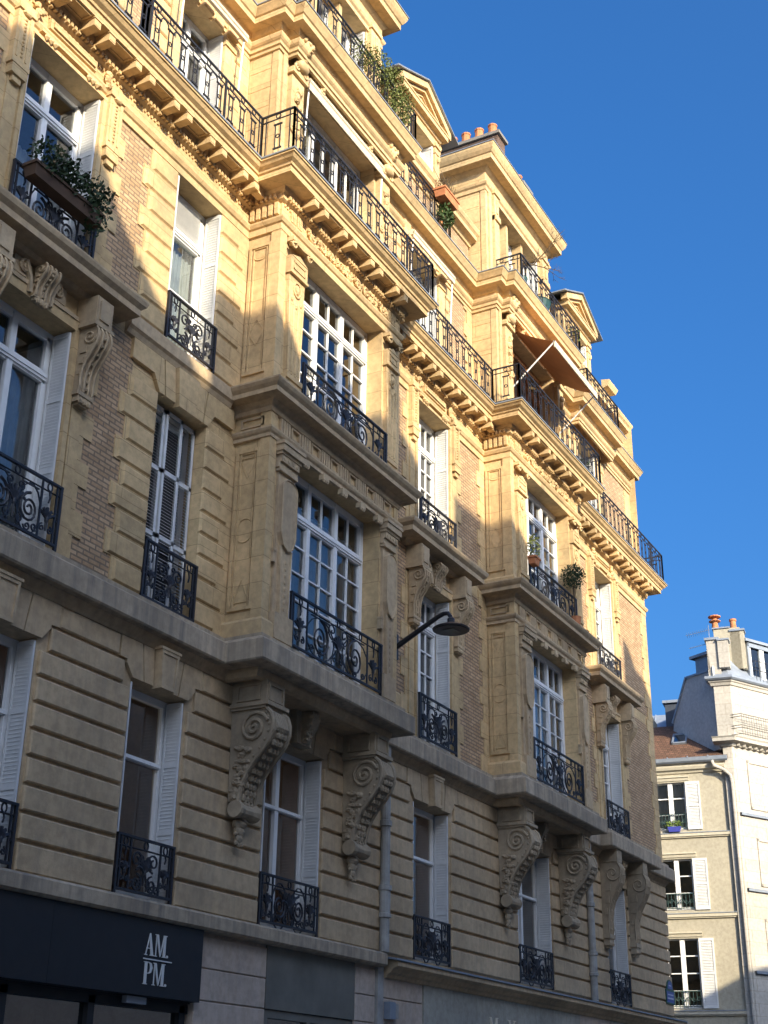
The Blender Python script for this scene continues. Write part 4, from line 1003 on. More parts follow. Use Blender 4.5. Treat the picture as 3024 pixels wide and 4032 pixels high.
def guard(x0, x1, y, z, h):
    key = (round(x1 - x0, 2), round(h, 2))
    if key not in gcache: gcache[key] = guard_mesh(x1 - x0, h)
    inst('window_guard', gcache[key], bld, (x0, y, z))
for a, b in L1: guard(a + .02, b - .02, -.02, 4.19, .77)
for a, b in AW: guard(a - .06, b + .04, -.14, 8.16, .9); guard(a - .08, b + .06, -.16, 12.38, .82)
guard(BW[0] + .01, BW[1] - .01, -.05, 8.16, .93); guard(BW[0] + .02, BW[1] + .02, -.06, 12.42, .83)
for a, b in BAYS: guard(a + .76, b - .6, YB - .06, 8.2, .93); guard(a + .76, b - .6, YB - .1, 12.5, .75)

def balcony(path, z, h=.93, name='balcony_railing', first=0.0):
    """railing of rings and linked bars along a plan path"""
    k = MB()
    def P(s, d, p0, v): return (p0.x + d.x * s, p0.y + d.y * s, z + v)
    for i in range(len(path) - 1):
        p0 = Vector(path[i]); p1 = Vector(path[i + 1]); d = p1 - p0; L = d.length; d.normalize(); nn = Vector((d.y, -d.x, 0))
        def T(pts, r=.011, closed=False, n=4): k.tube([P(s, d, p0, v) for s, v in pts], r, n, closed, flat=nn)
        T([(0, h), (L, h)], .022); T([(0, h - .13), (L, h - .13)], .012); T([(0, .06), (L, .06)], .012)
        for s in (0, L): T([(s, 0), (s, h)], .024)
        if L > .4:
            for s in (.09, L - .09): T([(s, .05), (s, h)], .012)
        n = max(1, round((L - .2) / .34)); pw = (L - .2) / n
        for q in range(n):
            s = .1 + (q + .5) * pw
            if L > 3 and q and q % 6 == 0: T([(s - pw / 2, 0), (s - pw / 2, h)], .024); k.tube([P(s - pw / 2, d, p0, .02), tuple(Vector(P(s - pw / 2, d, p0, .02)) - 0.25 * nn)], .012, 4)
            T([(s + .048 * math.cos(t * PI / 5), h - .065 + .048 * math.sin(t * PI / 5)) for t in range(10)], .011, True)
            for o in (-.052, .052): T([(s + o, .16), (s + o, h - .25)], .011)
            T([(s - .085, h - .245), (s + .085, h - .245)], .018); T([(s - .085, .17), (s + .085, .17)], .018)
            T([(s + .035 * math.cos(t * PI / 4), h * .46 + .04 * math.sin(t * PI / 4)) for t in range(8)], .01, True)
            if q < n - 1:
                m_ = s + pw / 2; w_ = pw / 2 - .075
                T([(m_ - w_, h - .24)] + [(m_ - w_ * math.cos(t * PI / 6), h - .22 + .075 * math.sin(t * PI / 6)) for t in range(1, 6)] + [(m_ + w_, h - .24)], .011)
                T([(m_ - w_, .16)] + [(m_ - w_ * math.cos(t * PI / 6), .15 - .075 * math.sin(t * PI / 6)) for t in range(1, 6)] + [(m_ + w_, .16)], .011)
    return k.build(name, IRON, bld)
o = .52
balcony([(X0 + .1, -o), (15.97 - o, -o)], 16.64); balcony([(15.97 - o, -o), (15.97 - o, YB - o), (20.27 + o, YB - o), (20.27 + o, -o)], 16.64)
balcony([(20.27 + o, -o), (25.77 - o, -o)], 16.64); balcony([(25.77 - o, -o), (25.77 - o, YB - o), (30.07 + o, YB - o), (30.07 + o, -o)], 16.64)
balcony([(30.07 + o, -o), (XE + o, -o), (XE + o, 5)], 16.64)
for a, b in BAYS: balcony([(a + .5, .0 - .16), (a + .5, YF - .5), (b + .25, YF - .5), (b + .25, -.1)], 20.5, .85)
for c in (11.2, 23.1): balcony([(c - 2.2, .2), (c - 2.2, -.08), (c + .85, -.08), (c + .85, .2)], 20.5, .85)
balcony([(32.35, .2), (32.35, -.38), (34.95, -.38), (34.95, .2)], 20.5, .85)
# solid privacy panels: wire screen along the second bay
# ------------------------------------------------------------------ awnings
def roller(x0, x1, y, z, mat, drop=.3):
    k = MB().tube([(x0, y, z), (x1, y, z)], .075, 10).build('awning', CANVW, bld)
    m_ = MB(); m_.box(x0, x1, y - .05, y - .03, z - drop, z); m_.build('valance', mat, k)
    f = MB()
    for x in (x0 + .05, x1 - .05): f.tube([(x, y, z - .03), (x, y + .05, z - 1.25)], .018, 5); f.tube([(x, y + .05, z), (x, UPY if y > -.3 else YF, z)], .015, 5)
    f.build('awning_arm', WHITE, k); return k
roller(13.6, 15.45, UPY - .28, 19.62, CANVW, .12)
roller(22.1, 24.2, UPY - .28, 19.62, CANVW, .16)
a, b = BAYS[0]; roller(a + .85, b - .45, YF - .12, 19.5, CANVW, .22)
a, b = BAYS[1]
aw = MB(); x0, x1 = a + .85, b - .5; ya, za, yb, zb = YF - .08, 19.45, YF - 1.15, 18.82; n = 6
for i in range(n):
    t0, t1 = i / n, (i + 1) / n; s0 = -.06 * math.sin(PI * t0); s1 = -.06 * math.sin(PI * t1)
    aw.quad((x0, ya + (yb - ya) * t0, za + (zb - za) * t0 + s0), (x1, ya + (yb - ya) * t0, za + (zb - za) * t0 + s0), (x1, ya + (yb - ya) * t1, za + (zb - za) * t1 + s1), (x0, ya + (yb - ya) * t1, za + (zb - za) * t1 + s1))
    for x in (x0, x1): aw.add([(x, ya + (yb - ya) * t0, za + (zb - za) * t0 + s0), (x, ya + (yb - ya) * t1, za + (zb - za) * t1 + s1), (x, ya + .0, za - .55 * (t1)), ], [(0, 1, 2)]) if False else None
awo = aw.build('awning', CANVAS, bld)
MB().box(x0, x1, yb - .02, yb + .01, zb - .16, zb + .02).build('valance', CANVW, awo)
k = MB()
for x in (x0 + .03, x1 - .03): k.tube([(x, yb, zb), (x, YF, zb - 1.0)], .02, 6)
k.tube([(x0, yb, zb), (x1, yb, zb)], .025, 6); k.build('awning_arm', WHITE, awo)
# ------------------------------------------------------------------ interior lights and things seen through panes
k = MB()
for x, y, z in ((14.6, 1.2, 6.6), (14.2, 1.4, 6.0), (17.8, 1.2, 6.75), (22.6, 1.2, 6.5), (22.6, 1.5, 6.2), (27.7, 1.4, 6.6)): k.lathe([(.03, 0), (.04, .05)], (x, y, z), 8)
for x, z in ((14.15, 6.25), (22.65, 6.7), (27.75, 6.85)): k.box(x, x + .25, 1.2, 1.23, z, z + .03)
k.build('ceiling_spot', emit('warm_lamp', (1, .8, .5), 12), bld)
# ------------------------------------------------------------------ things on the street front
LET = {   # heavy-and-thin serif capitals as polygons in a 1 x 1.6 box
 'A': [[(0, 0), (.3, 0), (.3, .06), (.0, .06)], [(.12, .06), (.17, .06), (.5, 1.45), (.47, 1.58)], [(.47, 1.6), (.55, 1.6), (.93, .06), (.68, .06), (.44, 1.35)], [(.6, 0), (1.02, 0), (1.02, .06), (.6, .06)], [(.22, .48), (.75, .48), (.74, .54), (.23, .54)]],
 'M': [[(0, 0), (.3, 0), (.3, .05), (0, .05)], [(.13, .05), (.18, .05), (.18, 1.55), (.13, 1.55)], [(0, 1.55), (.32, 1.55), (.32, 1.6), (0, 1.6)], [(.12, 1.55), (.34, 1.55), (.68, .1), (.62, 0)], [(.62, 0), (.68, .1), (1.0, 1.55), (.95, 1.55)], [(.95, .05), (1.17, .05), (1.17, 1.55), (.95, 1.55)], [(.85, 0), (1.28, 0), (1.28, .05), (.85, .05)], [(.93, 1.55), (1.28, 1.55), (1.28, 1.6), (.93, 1.6)]],
 'P': [[(0, 0), (.45, 0), (.45, .05), (0, .05)], [(.1, .05), (.34, .05), (.34, 1.55), (.1, 1.55)], [(0, 1.55), (.5, 1.55), (.5, 1.6), (0, 1.6)], [(.5, 1.6), (.5, 1.54), (.63, 1.48), (.68, 1.2), (.63, .9), (.5, .82), (.34, .82), (.34, .77), (.55, .77), (.78, .86), (.92, 1.2), (.78, 1.52)]],
 '.': [[(.1 + .1 * math.cos(q * PI / 6), .1 + .1 * math.sin(q * PI / 6)) for q in range(12)]],
 'Y': [[(0, 1.53), (.38, 1.53), (.38, 1.6), (0, 1.6)], [(.08, 1.53), (.3, 1.53), (.62, .75), (.5, .65)], [(.55, .75), (.62, .75), (.9, 1.53), (.84, 1.53)], [(.72, 1.53), (1.02, 1.53), (1.02, 1.6), (.72, 1.6)], [(.43, .06), (.65, .06), (.65, .75), (.43, .7)], [(.3, 0), (.78, 0), (.78, .06), (.3, .06)]],
}
def word(mb, s, x, z, h, y, sx=1.0, gap=.12):
    k = h / 1.6
    for ch in s:
        if ch == ' ': x += k * .5 * sx; continue
        for i, p in enumerate(LET[ch]): mb.prism([(x + u * k * sx, z + v * k) for u, v in p], 'xz', y - .012 - .0007 * i, y)
        x += (max(u for p in LET[ch] for u, v in p) + gap) * k * sx
    return x
sg = thing('shop_sign', 'long black shop fascia with pale serif letters AM. over PM. under the stone ledge', 'sign', (12, 0, 3.0))
k = MB(); k.box(X0, 12.75, -.13, .02, 3.0, 3.935); k.box(12.755, 15.81, -.13, .02, 3.0, 3.935); k.build('sign_board', SIGNB, sg)
k = MB(); word(k, 'AM.', 14.53, 3.49, .275, -.13, 1.12, .05); k.box(14.52, 15.12, -.142, -.13, 3.437, 3.452); word(k, 'PM.', 14.54, 3.135, .275, -.13, 1.14, .07); k.build('lettering', LETTER, sg)
k = MB().box(14.35, 14.75, -.06, .02, 2.9, 2.985).build('sign_light', ZINC, sg)
s2 = thing('shop_sign', 'cream raised capital letters M and Y on the grey stone shopfront', 'sign', (26, 0, 3.1))
k = MB(); word(k, 'M', 25.46, 3.09, .34, -.05, 1.5); word(k, 'Y', 26.33, 3.09, .34, -.05, 1.9); k.build('lettering', GOLD, s2)
bx = thing('meter_box', 'small grey metal box fixed to the stone beside the lower drainpipe', 'box', (21.4, 0, 3.15))
MB().box(21.2, 21.4, -.16, 0, 3.13, 3.4).build('box_body', ZINC, bx); MB().box(21.4, 21.58, -.12, 0, 3.15, 3.38).build('box_cover', PIPE, bx)
# street name plaque
pl = thing('street_plaque', 'blue enamel street name plaque with arched top at the building corner', 'sign', (37.1, -.06, 4.5))
arch = [(36.8, 4.48), (37.5, 4.48), (37.5, 4.84), (37.4, 4.86)] + [(37.15 + .25 * math.cos(q * PI / 8), 4.86 + .24 * math.sin(q * PI / 8)) for q in range(1, 8)] + [(36.9, 4.86), (36.8, 4.84)]
MB().prism(arch, 'xz', -.085, -.056).build('plaque_border', plain('plaque_green_border', (.03, .09, .07), .4), pl)
k = MB(); k.prism([(36.84, 4.52), (37.46, 4.52), (37.46, 4.8), (36.84, 4.8)], 'xz', -.088, -.0851); k.prism([(36.94, 4.86)] + [(37.15 + .21 * math.cos(q * PI / 8), 4.86 + .2 * math.sin(q * PI / 8)) for q in range(7, 0, -1)] + [(37.36, 4.86)], 'xz', -.088, -.0851); k.build('plaque_face', BLUE, pl)
k = MB(); k.box(36.92, 37.38, -.0895, -.0882, 4.7, 4.73); k.box(36.9, 37.4, -.0895, -.0882, 4.6, 4.64); k.box(37.05, 37.25, -.0895, -.0882, 4.93, 4.96); k.build('plaque_text', ENAM, pl)
# street lamp on the wall
lm = thing('street_lamp', 'dark wall street lamp on a long slanting arm with a flat round head', 'lamp', (21.5, 0, 9.6))
k = MB(); k.box(21.43, 21.57, -.06, -.03, 9.5, 10.0); k.tube([(21.5, -.03, 9.73), (21.5, -.92, 10.2), (21.5, -1.05, 10.25), (21.5, -1.14, 10.24), (21.5, -1.19, 10.17), (21.5, -1.2, 10.08)], [.055, .045, .042, .042, .042, .042], 8)
k.lathe([(.05, 0), (.07, .03), (.07, .1), (.04, .13)], (21.5, -1.2, 10.02), 10); k.build('lamp_arm', LAMPM, lm)
LH = (21.5, -1.2, 9.9)
k = MB().lathe([(.345, 0), (.35, .02), (.3, .055), (.16, .095), (.08, .14)], LH, 24); k.build('lamp_head', LAMPM, lm)
MB().lathe([(.31, -.012), (.32, -.004)], LH, 24).build('lamp_rim', LAMPM, lm); MB().box(21.38, 21.62, -1.32, -1.08, 9.878, 9.887).build('lamp_lens', LAMPG, lm)
# ------------------------------------------------------------------ plants
def foliage(mb, c, r, n, sz, up=.3):
    for _ in range(n):
        while True:
            p = Vector((random.uniform(-1, 1), random.uniform(-1, 1), random.uniform(-1, 1)))
            if .25 < p.length < 1: break
        q = Vector((c[0] + p.x * r[0], c[1] + p.y * r[1], c[2] + p.z * r[2]))
        a = Vector((random.uniform(-1, 1), random.uniform(-1, 1), random.uniform(-.6, 1))).normalized(); b = a.orthogonal().normalized()
        b.rotate(Matrix.Rotation(random.uniform(0, 6.28), 3, a)); l = sz * random.uniform(.6, 1.3)
        mb.add([tuple(q), tuple(q + a * l * .5 + b * l * .28), tuple(q + a * l), tuple(q + a * l * .5 - b * l * .28)], [(0, 1, 2, 3)])
def planter(name, label, cat, x0, x1, y0, y1, z, h, boxmat, clumps, leaf, group=None, sz=.07):
    t = thing(name, label, cat, ((x0 + x1) / 2, (y0 + y1) / 2, z), group)
    b_ = MB(); b_.add([(x0 + .03, y0 + .03, z), (x1 - .03, y0 + .03, z), (x1 - .03, y1 - .03, z), (x0 + .03, y1 - .03, z), (x0, y0, z + h), (x1, y0, z + h), (x1, y1, z + h), (x0, y1, z + h)], [(0, 3, 2, 1), (4, 5, 6, 7), (0, 1, 5, 4), (1, 2, 6, 5), (2, 3, 7, 6), (3, 0, 4, 7)])
    b_.box(x0 - .015, x1 + .015, y0 - .015, y1 + .015, z + h - .04, z + h + .004); b_.build('planter_box', boxmat, t)
    f = MB()
    for c, r, n in clumps: foliage(f, c, r, n, sz)
    f.build('foliage', leaf, t); return t
planter('flower_box', 'dark leafy flower box hung on the scroll railing of the far left window', 'flower box', 10.5, 11.9, -.42, -.18, 13.0, .2, plain('old_wood_trough', (.09, .055, .035), .8),
        [((10.7 + .28 * i, -.36, 13.38 + random.uniform(-.05, .12)), (.26, .24, .3), 260) for i in range(5)] + [((11.75, -.4, 13.1), (.2, .2, .35), 160)], LEAFD, sz=.08)
p = planter('potted_shrub', 'pale leafy potted shrub at the left end of the sunlit iron guard', 'plant', 26.45, 26.75, -.95, -.75, 13.1, .18, TERRA, [((26.6, -.85, 13.55), (.2, .18, .3), 200)], LEAFY, sz=.07)
t = thing('topiary_tree', 'round dark topiary ball on a thin stem behind the second bay railing', 'plant', (29.2, -.85, 12.5))
k = MB(); k.tube([(29.22, -.82, 12.5), (29.2, -.82, 13.5)], .02, 6); k.build('stem', TWIG, t); f = MB(); foliage(f, (29.2, -.82, 13.75), (.3, .3, .32), 900, .06); f.build('foliage', LEAFD, t)
MB().lathe([(.1, 0), (.14, .25), (.15, .27), (.12, .27)], (29.22, -.82, 12.42), 12).build('pot', TERRA, t)
# big hanging shrub on the first pavilion balcony
t = thing('balcony_shrub', 'bushy green shrubs spilling through the top floor railing', 'plant', (19.2, -.8, 20.5))
f = MB()
for c, r, n in (((18.2, -.85, 21.15), (.3, .25, .35), 300), ((18.6, -.88, 21.3), (.3, .25, .4), 300), ((19.0, -.9, 21.35), (.35, .28, .45), 500), ((19.45, -.92, 21.3), (.35, .28, .5), 600), ((19.8, -.95, 21.0), (.3, .28, .55), 600), ((19.6, -1.0, 20.8), (.35, .2, .35), 350)): foliage(f, c, r, int(n * 1.6), .05)
f.build('foliage', LEAFY, t)
k = MB(); [k.tube([(18.3 + i * .35, -.7, 20.5), (18.32 + i * .35, -.8, 21.2)], .02, 5) for i in range(5)]; k.build('stem', TWIG, t)
k = MB(); [k.lathe([(.12, 0), (.16, .26), (.17, .28), (.13, .28)], (18.4 + i * .7, -.7, 20.5), 12) for i in range(3)]; k.build('pot', TERRA, t)
t = planter('flower_trough', 'pink terracotta trough hung outside the dormer balcony railing', 'flower box', 23.0, 23.75, -.42, -.12, 21.15, .22, TERRA, [((23.3, -.25, 21.45), (.45, .12, .12), 60)], plain('dry_red_leaf', (.22, .09, .05), .8), sz=.06)
k = MB()
for i in range(26):
    x = 23.0 + random.random() * .8; k.tube([(x, -.25, 21.35), (x + random.uniform(-.12, .12), -.28 + random.uniform(-.1, .1), 21.6), (x + random.uniform(-.3, .3), -.28 + random.uniform(-.15, .15), 21.75 + random.random() * .25)], .006, 4)
k.build('dry_stems', TWIG, t)
t = thing('balcony_shrub', 'spiky green pot plant below the pink trough on the dormer balcony', 'plant', (23.5, -.1, 20.5))
f = MB(); foliage(f, (23.45, -.2, 20.85), (.28, .18, .33), 420, .09); f.build('foliage', LEAF, t); MB().lathe([(.12, 0), (.16, .2), (.12, .2)], (23.45, -.0, 20.5), 10).build('pot', TERRA, t)
t = thing('bare_tree', 'leafless twisted small tree at the corner of the second top balcony', 'plant', (26.5, -.75, 20.5))
k = MB()
def twig(p, d, l, r, dep):
    q = p + d * l; k.tube([tuple(p), tuple(p + d * l * .5 + Vector((random.uniform(-.04, .04),) * 3)), tuple(q)], [r, r * .85, r * .7], 5)
    if dep:
        for _ in range(3 if dep > 1 else 4):
            e = (d + Vector((random.uniform(-.8, 1.0), random.uniform(-.7, .5), random.uniform(-.25, .6)))).normalized(); twig(q, e, l * random.uniform(.55, .85), r * .6, dep - 1)
twig(Vector((26.55, -.75, 20.75)), Vector((.2, -.15, 1)).normalized(), .5, .03, 1); twig(Vector((26.62, -.8, 21.25)), Vector((.9, -.25, .5)).normalized(), .55, .028, 4)
k.build('branches', TWIG, t); MB().lathe([(.14, 0), (.2, .28), (.21, .3), (.16, .3)], (26.55, -.75, 20.5), 12).build('pot', POTG, t)
t = thing('plant_pot', 'wide dark green round pot behind the second top balcony railing', 'pot', (28.0, -.65, 20.5))
MB().lathe([(.2, 0), (.3, .2), (.36, .42), (.38, .45), (.3, .45)], (28.0, -.62, 20.5), 16).build('pot', POTG, t); f = MB(); foliage(f, (28.0, -.62, 21.05), (.22, .2, .16), 120, .06); f.build('foliage', LEAF, t)
t = thing('balcony_shrub', 'small leafy plant low on the long balcony under the terracotta awning', 'plant', (30.0, -1.0, 16.65))
f = MB(); foliage(f, (29.9, -1.0, 16.95), (.2, .15, .28), 200, .07); f.build('foliage', LEAF, t); MB().lathe([(.1, 0), (.13, .18), (.1, .18)], (29.9, -.98, 16.64), 10).build('pot', TERRA, t)
t = thing('balcony_shrub', 'straggly plant at the right end of the second top balcony', 'plant', (30.0, -.6, 20.5))
f = MB(); foliage(f, (30.2, -.8, 21.2), (.25, .2, .4), 110, .07); f.build('foliage', LEAFY, t); MB().lathe([(.1, 0), (.14, .22), (.1, .22)], (30.05, -.7, 20.5), 10).build('pot', TERRA, t)
# ------------------------------------------------------------------ houses across the side street (local frame: x to the right, -y towards the viewer)
TH = math.atan2(-0.98725, 0.1592)
def house(name, label):
    t = thing(name, label, 'building', (52.0, 2.5, 0)); t.rotation_euler.z = TH; return t
def lb(mb, name, mat, parent, smooth=False):
    me = mesh_of(mb, name, mat, smooth); o = bpy.data.objects.new(name, me); C.objects.link(o); o.parent = parent; return o
yh = house('yellow_house', 'low pale yellow rendered house with brown tiled roof and white louvred shutters')
mb = MB(); wins = [(-1.95, -.8, 11.95, 13.8), (-1.95, -.75, 8.95, 10.85), (-1.95, -.75, 5.45, 7.92)]
allw = wins + [(a - 3.6, b - 3.6, c_, d_) for a, b, c_, d_ in wins] + [(a - 7.2, b - 7.2, c_, d_) for a, b, c_, d_ in wins]
mb.wall(0, -12, .8, 0, 14.3, allw, .22); mb.quad((-12, 9, 0), (-12, 0, 0), (-12, 0, 14.3), (-12, 9, 14.3))
lb(mb, 'wall', YELL, yh)
for z in (11.83, 8.83, 5.38):
    k = MB(); k.box(-12, .82, -.1, 0, z - .14, z - .03); k.box(-12, .8, -.06, 0, z - .19, z - .14); lb(k, 'sill_band', TRIMY, yh); lb(MB().box(-12, .83, -.12, 0, z - .03, z), 'sill_flashing', ZINC, yh)
k = MB().mold([(0, 14.12), (.05, 14.14), (.08, 14.22), (.16, 14.26), (.2, 14.36), (.2, 14.44), (.26, 14.5), (0, 14.52)], [(-12, 0), (.8, 0)]); lb(k, 'cornice', TRIMY, yh)
k = MB().mold([(.22, 14.5), (.3, 14.48), (.36, 14.54), (.38, 14.68), (.34, 14.68), (.3, 14.58), (.2, 14.6)], [(-12, 0), (.95, 0)])
for i in range(16): k.box(-11.5 + i * .78, -11.46 + i * .78, -.4, .0, 14.66, 14.72)
lb(k, 'gutter', ZINC, yh)
rz = lambda y: 14.62 + (y + .3) * .74
k = MB(); k.add([(-12, -.3, rz(-.3)), (.95, -.3, rz(-.3)), (.95, 2.6, rz(2.6)), (-12, 2.6, rz(2.6)), (-12, 5.5, rz(-.3)), (.95, 5.5, rz(-.3))], [(0, 1, 2, 3), (3, 2, 5, 4)]); k.quad((.95, -.3, 14.6), (.95, 2.6, 14.6), (.95, 2.6, rz(2.6)), (.95, -.3, rz(-.3))); rf = lb(k, 'roof', TILE, yh)
k = MB(); y0, y1 = .95, 1.75; X_ = (-1.3, -.7)
n_ = Vector((0, -.74, 1)).normalized()
def rp(x, y, o): return (x, y + n_.y * o, rz(y) + n_.z * o)
for xa, xb, ya, yb in ((X_[0], X_[1], y0, y0 + .09), (X_[0], X_[1], y1 - .09, y1), (X_[0], X_[0] + .07, y0, y1), (X_[1] - .07, X_[1], y0, y1)):
    k.add([rp(xa, ya, .0), rp(xb, ya, .0), rp(xb, yb, .0), rp(xa, yb, .0), rp(xa, ya, .08), rp(xb, ya, .08), rp(xb, yb, .08), rp(xa, yb, .08)], [(4, 5, 6, 7), (0, 1, 5, 4), (1, 2, 6, 5), (2, 3, 7, 6), (3, 0, 4, 7)])
skl = lb(k, 'roof_window', ZINC, yh); lb(MB().add([rp(X_[0], y0, .05), rp(X_[1], y0, .05), rp(X_[1], y1, .05), rp(X_[0], y1, .05)], [(0, 1, 2, 3)]), 'pane', GLASSD, skl)
for wi, (a, b, z0, z1) in enumerate(allw):
    f = MB(); c = (a + b) / 2
    f.box(a, a + .05, .1, .16, z0, z1); f.box(b - .05, b, .1, .16, z0, z1); f.box(a, b, .1, .16, z1 - .05, z1); f.box(a, b, .1, .16, z0, z0 + .12); f.box(c - .085, c + .085, .07, .16, z0, z1)
    nb = 2 if z1 - z0 < 2.2 else 3
    for q in range(1, nb + 1): zz = z0 + (z1 - z0) * q / (nb + 1); f.box(a, b, .1, .14, zz - .02, zz + .02)
    wn = lb(f, 'window', WHITE, yh)
    lb(MB().quad((a, .14, z0), (b, .14, z0), (b, .14, z1), (a, .14, z1)), 'pane', GLASS, wn); lb(MB().quad((a - .4, .9, z0 - .3), (b + .4, .9, z0 - .3), (b + .4, .9, z1 + .3), (a - .4, .9, z1 + .3)), 'room', ROOM, wn)
    if wi % 3 == 0:
        k = MB(); n = 22
        for i in range(n):
            xa = a + (b - a) * i / n; xb = a + (b - a) * (i + 1) / n; k.quad((xa, .2 + .02 * (i % 2), z0), (xb, .2 + .02 * ((i + 1) % 2), z0), (xb, .2 + .02 * ((i + 1) % 2), z1), (xa, .2 + .02 * (i % 2), z1))
        lb(k, 'curtain', WHITE if wi == 0 else CURT, wn)
    for sx in (b + .02, a - .57):
        h_ = MB(); xa, xb = sx, sx + .55; h_.box(xa, xa + .06, -.05, -.012, z0, z1); h_.box(xb - .06, xb, -.05, -.012, z0, z1)
        zm = z0 + (z1 - z0) * .48
        for z, t_ in ((z0, .13), (zm, .09), (z1 - .1, .1)): h_.box(xa + .06, xb - .06, -.05, -.012, z, z + t_)
        k_ = int((z1 - z0) / .055)
        for q in range(k_):
            z = z0 + .14 + q * .055
            if z > z1 - .14 or zm - .04 < z < zm + .09: continue
            h_.quad((xa + .06, -.045, z), (xb - .06, -.045, z), (xb - .06, -.02, z + .042), (xa + .06, -.02, z + .042))
        h_.box(xa + .06, xb - .06, -.02, -.012, z0, z1); lb(h_, 'shutter', SHUT, yh)
    lb(MB().mold([(0, z1 + .06), (.03, z1 + .06), (.05, z1 + .15), (.09, z1 + .18), (.09, z1 + .22), (0, z1 + .24)], [(a - .18, 0), (b + .18, 0)]), 'lintel_mould', TRIMY, yh)
    r_ = MB(); hh = .62
    r_.box(a, b, .0, .03, z0 + hh - .03, z0 + hh); r_.box(a, b, .0, .03, z0 + .06, z0 + .09)
    for q in range(9): x = a + .06 + q * (b - a - .12) / 8; r_.tube([(x, .015, z0 + .06), (x, .015, z0 + hh)], .012, 4)
    for q in range(6): x = a + .13 + q * (b - a - .26) / 5; r_.tube([(u, .015, v) for u, v in scroll_pts((x, z0 + .32), .1, 1.4, 0, 1 if q % 2 else -1)], .014, 4)
    lb(r_, 'window_guard', plain('green_iron', (.03, .06, .055), .5), yh)
k = MB(); k.tube([(.35, -.34, 14.5), (.42, -.3, 14.3), (.75, -.22, 14.15), (1.0, -.2, 13.9), (1.04, -.2, 13.6)], .07, 8); k.tube([(1.04, -.2, 13.6), (1.04, -.2, 0)], .07, 8); lb(k, 'drainpipe', WREND, yh)
t = thing('flower_box', 'bright blue flower box with light green plants on the yellow house sill', 'flower box', (52, 2.5, 11.9)); t.rotation_euler.z = TH
t.location = Vector((52, 2.5, 0)) + Matrix.Rotation(TH, 3, 'Z') @ Vector((-1.3, -.1, 11.86))
k = MB(); k.add([(-.2, -.08, 0), (.2, -.08, 0), (.2, .08, 0), (-.2, .08, 0), (-.25, -.1, .2), (.25, -.1, .2), (.25, .1, .2), (-.25, .1, .2)], [(0, 3, 2, 1), (4, 5, 6, 7), (0, 1, 5, 4), (1, 2, 6, 5), (2, 3, 7, 6), (3, 0, 4, 7)]); lb(k, 'planter_box', plain('blue_plastic', (.05, .06, .3), .5), t)
f = MB(); [foliage(f, (-.2 + .13 * i, 0, .3), (.13, .1, .13), 60, .07) for i in range(4)]; lb(f, 'foliage', plain('light_leaf', (.17, .24, .05), .6), t)
# white corner building
wh = house('white_corner_house', 'white stone corner building with zinc mansard, dormer and long iron balcony at the right edge')
dx, dy = .6, .8
def F(t, z, o=0): return (1.15 + dx * t + dy * o, -.12 + dy * t - dx * o, z)      # point on the receding face, o = outwards
k = MB()
k.add([(.8, -.12, 0), (1.15, -.12, 0), F(14, 0), (.8, 14, 0), (.8, -.12, 15.3), (1.15, -.12, 15.3), F(14, 15.3), (.8, 14, 15.3)], [(0, 1, 5, 4), (1, 2, 6, 5), (3, 0, 4, 7), (4, 5, 6, 7)])
k.add([(.66, -.14, 15.3), (1.3, -.14, 15.3), F(14, 15.3, .1), (.66, 14, 15.3), (.66, -.14, 17.7), (1.3, -.14, 17.7), F(14, 17.7, .1), (.66, 14, 17.7)], [(0, 1, 5, 4), (1, 2, 6, 5), (3, 0, 4, 7), (4, 5, 6, 7), (0, 3, 2, 1)])
lb(k, 'wall', WREND, wh)
fp = [(.62, 3), (.62, -.14), (1.3, -.14), F(14, 0, .1)[:2]]
k = MB().mold([(0, 15.05), (.06, 15.07), (.1, 15.16), (.34, 15.22), (.34, 15.34), (.38, 15.4), (0, 15.42)], [(.8, 1), (.8, -.12), (1.15, -.12), F(14, 0)[:2]])
for i in range(20):
    p = F(.25 + i * .33, 15.1, .12); k.box(p[0] - .06, p[0] + .06, p[1] - .08, p[1] + .08, 15.08, 15.2)
lb(k, 'balcony_cornice', WREND, wh)
lb(MB().mold([(0, 17.5), (.05, 17.52), (.09, 17.62), (.14, 17.66), (.14, 17.72), (0, 17.74)], fp), 'cornice', WREND, wh); lb(MB().mold([(.0, 17.72), (.2, 17.72), (.26, 17.78), (.26, 17.88), (.22, 17.88), (0, 17.8)], fp), 'gutter', ZINC, wh)
k = MB()
for z in (12.5, 9.67, 6.72): k.add([F(.1, z - .1, .1), F(14, z - .1, .1), F(14, z, .1), F(.1, z, .1), F(.1, z - .1, 0), F(14, z - .1, 0), F(14, z, 0), F(.1, z, 0)], [(0, 1, 2, 3), (3, 2, 6, 7), (0, 4, 5, 1)])
lb(k, 'string_course', ZINC, wh)
k = MB()
def fr(t0, t1, z0, z1, w_=.06, o=.04):
    for a, b, c_, d_ in ((t0, t1, z0, z0 + w_), (t0, t1, z1 - w_, z1), (t0, t0 + w_, z0, z1), (t1 - w_, t1, z0, z1)):
        k.add([F(a, c_, o), F(b, c_, o), F(b, d_, o), F(a, d_, o), F(a, c_, 0), F(b, c_, 0), F(b, d_, 0), F(a, d_, 0)], [(0, 1, 2, 3), (0, 4, 5, 1), (1, 5, 6, 2), (2, 6, 7, 3), (3, 7, 4, 0)])
fr(.75, 4.0, 12.7, 14.6, .1); fr(.9, 4.0, 9.8, 11.6, .1); fr(.9, 4.0, 6.9, 8.6, .1)
